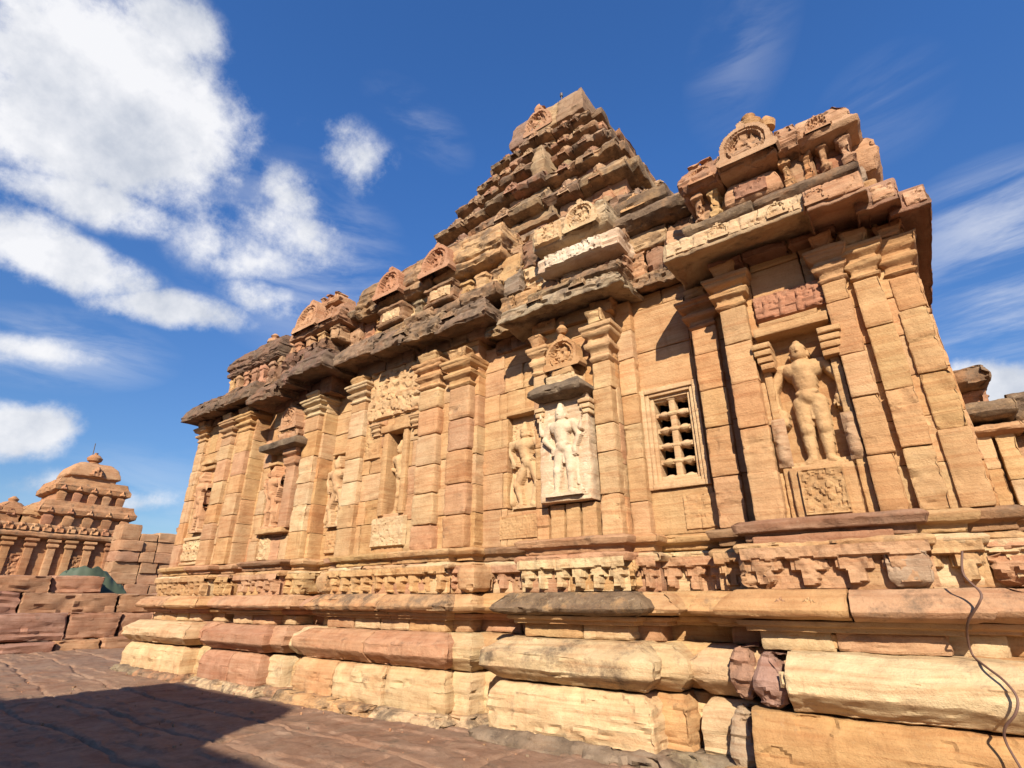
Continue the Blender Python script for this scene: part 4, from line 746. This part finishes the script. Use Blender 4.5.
sp[:, 1] -= .085; tube(m, sp, .009, 8, (.10, .055, .035)); cb = m.build('cable', plain('cable_rubber', (.12, .06, .04), .7)); cb['label'] = 'thin rusty brown cable running down the mouldings at the right corner of the temple'; cb['category'] = 'cable'
# ================================================================ LOW BLOCK WALL at left
LW = empty('stone_block_wall', (-25, -1, 0), 'low rough wall of big red-brown stone blocks in front of the small temple', 'wall')
RED = [(.46, .26, .17), (.42, .24, .17), (.50, .29, .17), (.54, .32, .18), (.40, .22, .16)]
def lwall(name, x, y0, y1, z0, z1, w, pal=RED, th=1.2):
    m = M(); ys = split(y0, y1, w)
    for a, b in zip(ys[:-1], ys[1:]):
        box(m, x-th, x+rnd.uniform(-.1, .1), a+.01, b-.01, z0, z1+rnd.uniform(-.04, .04), pick(pal), chip=.08, amp=.05, rc=.06, res=.1, lich=.1, B=0)
    m.build(name, STONE, LW)
lwall('base_ledge', -24.2, -7, 5.5, -.1, .32, 2.2); lwall('block_course', -24.8, -7, 6.5, .3, 1.15, 1.7); lwall('block_course', -25.1, -7, 7.0, 1.13, 1.85, 2.0); lwall('block_course', -25.4, -7, .9, 1.83, 2.42, 2.1)
# ================================================================ GREEN TARPAULIN HEAP
def heap():
    m = M(); nu, nv = 110, 70; U, V = np.meshgrid(np.linspace(-1, 1, nu), np.linspace(-1, 1, nv)); y = 1.05+U*1.5; x = -27.6+V*1.2
    e = np.clip(1-np.abs(U)**3, 0, 1)*np.clip(1-np.abs(V)**3, 0, 1); P = np.stack([x.ravel(), y.ravel(), np.zeros(U.size)], 1)
    f1 = fbm(P, 1.1, 3); fold = np.abs(f1[:, 0].reshape(U.shape)); f2 = np.abs(fbm(P*np.array([1, .5, 1]), 2.3, 2)[:, 1].reshape(U.shape)); a1 = np.exp(-((U+.3)/.5)**2); a2 = np.exp(-((U-.62)/.28)**2)
    a1 = np.exp(-((U+.25)/.75)**2); z = 1.0+e**.4*(1.10+.85*a1)-e*(1.1*fold+.5*f2)+e*.25
    V3 = np.stack([x.ravel(), y.ravel(), z.ravel()], 1); i = np.arange(nv-1)[:, None]*nu; j = np.arange(nu-1)[None]
    m.add(V3, np.stack([i+j, i+nu+j, i+nu+j+1, i+j+1], -1).reshape(-1, 4), (.05, .08, .045), 0)
    o = m.build('tarpaulin_heap', plain('tarpaulin_green', (.05, .07, .04), .7)); o['label'] = 'dark green tarpaulin draped over a heap behind the low block wall'; o['category'] = 'tarpaulin'
heap()
# ================================================================ FAR TEMPLES at left (faces look towards +X)
FP = [(.52, .29, .15), (.48, .26, .14), (.56, .34, .19), (.44, .23, .13)]
def sq(m, cx, cy, hx, hy, prof, col, **k): loft(m, cx-hx, cx+hx, cy-hy, cy+hy, prof, col, B=1, **k)
def rkudu(m, x, y, z, r, col): kudu(m, x, y, z, r, col, seed=y, d=.12, ux=(0, 1, 0))
FT = empty('small_temple', (-46, 3.5, 0), 'small distant sandstone temple with domed tower, left of the big one', 'temple')
m = M(); k = dict(res=.16, amp=.03, chip=.05, rc=.04, lich=.1)
sq(m, -47, 2.2, 3, 4.6, [(0, .3), (.8, .35), (.9, .1), (1.4, .1), (1.5, .3), (1.9, .3), (2.0, 0), (5.2, 0)], FP[0], **k); m.build('wall', STONE, FT)
m = M(); k2 = dict(res=.16, amp=.04, chip=.06, rc=.04, lich=.35)
sq(m, -47, 2.2, 3, 4.6, [(5.15, .05), (5.25, .45), (5.45, .48), (5.65, .2), (5.7, .3), (5.95, .35), (6.05, 0)], FP[2], **k2)
for y in np.arange(-2.2, 6.6, .62): rkudu(m, -43.65, y, 5.6, .2, pick(FP))
m.build('cornice', STONE, FT)
for y in (-2.2, -.9, 0.0, 1.1, 2.2, 3.3, 4.2, 5.2, 6.4):
    m = M(); sq(m, -44.0, y, .22, .2, [(2.0, 0), (4.6, 0), (4.7, .1), (4.85, .1), (4.9, 0), (5.0, .15), (5.15, .15)], pick(FP), res=.12, amp=.02); m.build('pilaster', STONE, FT)
for y in (-1.5, 1.65, 4.7):
    m = M(); W, H = .75, 1.5; relief(m, (-43.96, y-W/2, 2.7), W, H, lambda U, V: np.where(rectmask(U, V, W, H, .1) > .98, -.02+.1*leafy(U, V, .3, y), .08), pick(FP), ux=(0, 1, 0), res=.05); m.build('carved_panel', STONE, FT)
def far_tower(root, cx, cy, z, h, n, dz, sh, dome=True):
    for q in range(n):
        m = M(); hh = h-q*sh; z0 = z+q*dz
        sq(m, cx, cy, hh*.88, hh*.88, [(z0-.1, .05), (z0+dz*.45, 0)], pick(FP), res=.14, amp=.03, chip=.05)
        sq(m, cx, cy, hh*.98, hh*.98, [(z0+dz*.42, -.1), (z0+dz*.5, .12), (z0+dz*.68, .14), (z0+dz*.8, .0), (z0+dz*1.02, -.1)], pick(FP), res=.14, amp=.04, chip=.06, lich=.3)
        for t in (-.8, -.4, 0, .4, .8):
            sq(m, cx+hh*.93, cy+hh*t, .12, .14*hh/2+.05, [(z0+.02, 0), (z0+dz*.35, .05), (z0+dz*.45, 0)], pick(FP), res=.12, amp=.03); rkudu(m, cx+hh+.12, cy+hh*t, z0+dz*.52, .16, pick(FP))
        m.build('tower_tier', STONE, root)
    m = M(); zt = z+n*dz; hh = h-n*sh
    sq(m, cx, cy, hh*.85, hh*.85, [(zt-.05, 0), (zt+.35, 0)], pick(FP), res=.12, amp=.03); sq(m, cx, cy, hh*.92, hh*.92, [(zt+.3, -.05), (zt+.4, .12), (zt+.7, .05), (zt+1.1, -.12), (zt+1.4, -.45), (zt+1.5, -.8)], FP[2], res=.12, amp=.03, rc=.1)
    rkudu(m, cx+hh*1.05+.05, cy, zt+.42, .3, FP[1]); m.build('tower_dome', STONE, root)
    m = M(); lathe(m, cx, cy, [(zt+1.45, .3), (zt+1.55, .42), (zt+1.65, .25), (zt+1.75, .42), (zt+1.95, .48), (zt+2.15, .3), (zt+2.25, .1), (zt+2.35, .12)], 14, FP[0]); m.build('finial', STONE, root)
far_tower(FT, -46.5, 4.75, 6.0, 2.65, 2, 1.58, .55)
m = M(); tube(m, [(-46.5, 4.6, 10.4), (-46.5, 4.5, 12.2)], .03); m.build('lightning_rod', rod.data.materials[0], FT)
for y in (-.2, .9, 2.0):
    m = M(); sq(m, -45.2, y, .8, .5, [(6.0, 0), (6.5, 0), (6.6, .1), (6.9, .05), (7.3, -.3)], pick(FP), res=.12, amp=.05, chip=.06); rkudu(m, -44.4, y, 6.5, .2, pick(FP)); m.build('roof_shrine', STONE, FT)
F2 = empty('shrine_tower', (-62, 2.5, 0), 'distant pot-topped shrine tower at the far left edge', 'temple')
m = M(); sq(m, -62, 2.6, 2.4, 3, [(0, 0), (6.6, 0), (6.7, .3), (7.0, .3), (7.1, 0)], FP[0], res=.25); m.build('wall', STONE, F2)
m = M(); sq(m, -62, 3.9, 1.6, 1.6, [(7, 0), (7.4, .1), (7.5, 0), (8.0, 0), (8.1, .12), (8.3, 0)], FP[3], res=.16); lathe(m, -62, 3.9, [(8.3, 1.0), (8.6, 1.25), (9.0, 1.1), (9.4, .6), (9.5, .3), (9.7, .38), (9.95, .1)], 16, FP[0]); m.build('tower_dome', STONE, F2)
# ruined hall to the right of the small temple
RH = empty('ruined_hall', (-38, 9, 0), 'roofless stone block walls between the small temple and the big temple', 'ruin')
RP = [(.52, .32, .19), (.50, .31, .185), (.49, .29, .175), (.54, .34, .2)]
def rw(x, y0, y1, z0, z1, w, h, name='wall', th=1.5):
    m = M(); z = z0
    while z < z1-.1:
        ys = split(y0, y1, w)
        for a, b in zip(ys[:-1], ys[1:]): box(m, x-th, x+rnd.uniform(-.12, .12), a+.01, b-.01, z, z+h-.003+(rnd.uniform(-.2, .45) if z+h >= z1-.1 else 0), pick(RP), res=.14, amp=.03, chip=.05, rc=.04, lich=.1)
        z += h
    m.build(name, STONE, RH)
rw(-38.0, 5.0, 8.4, 0, 5.2, 1.1, .62); rw(-37.5, 8.4, 9.3, 0, 5.6, .9, .7, 'pier'); rw(-38, 9.3, 10.2, 0, 4.8, .9, .7); rw(-37.4, 10.2, 11.2, 0, 6.0, .9, .7, 'pier'); rw(-38, 11.2, 16, 0, 6.6, 1.1, .65)
m = M()
for a, b, z in ((8.3, 9.4, 5.6), (10.1, 11.3, 6.0)): loft(m, -38.4, -37.3, a, b, [(z, 0), (z+.1, .15), (z+.35, .2), (z+.5, 0)], pick(RP), res=.12, chip=.06, amp=.04, B=1)
m.build('capital', STONE, RH)
# ================================================================ neighbour temple behind the viewer (throws the long shadow on the paving)
NT = empty('neighbour_temple', (-5, -17, 0), 'stone temple standing opposite, behind the photographer', 'temple')
m = M(); loft(m, -12.5, -1.0, -19, -13.2, [(0, .3), (1, .3), (1.2, 0), (5.6, 0), (5.9, .3), (6.2, .2), (6.5, 0)], FP[0], B=1, res=.4); m.build('wall', STONE, NT)
m = M(); loft(m, -2.5, .15, -18.5, -13.2, [(0, 0), (6.4, 0), (6.6, .1), (6.9, 0)], FP[2], B=1, res=.3); m.build('porch', STONE, NT)
m = M(); loft(m, -5.4, -.75, -19, -14.7, [(0, .0), (7, .0), (7.3, .12), (7.6, 0), (8.6, 0), (8.8, .12), (9.1, 0), (9.35, -.05), (9.6, -.3), (9.8, -.9)], FP[1], B=1, res=.3); m.build('tower', STONE, NT)
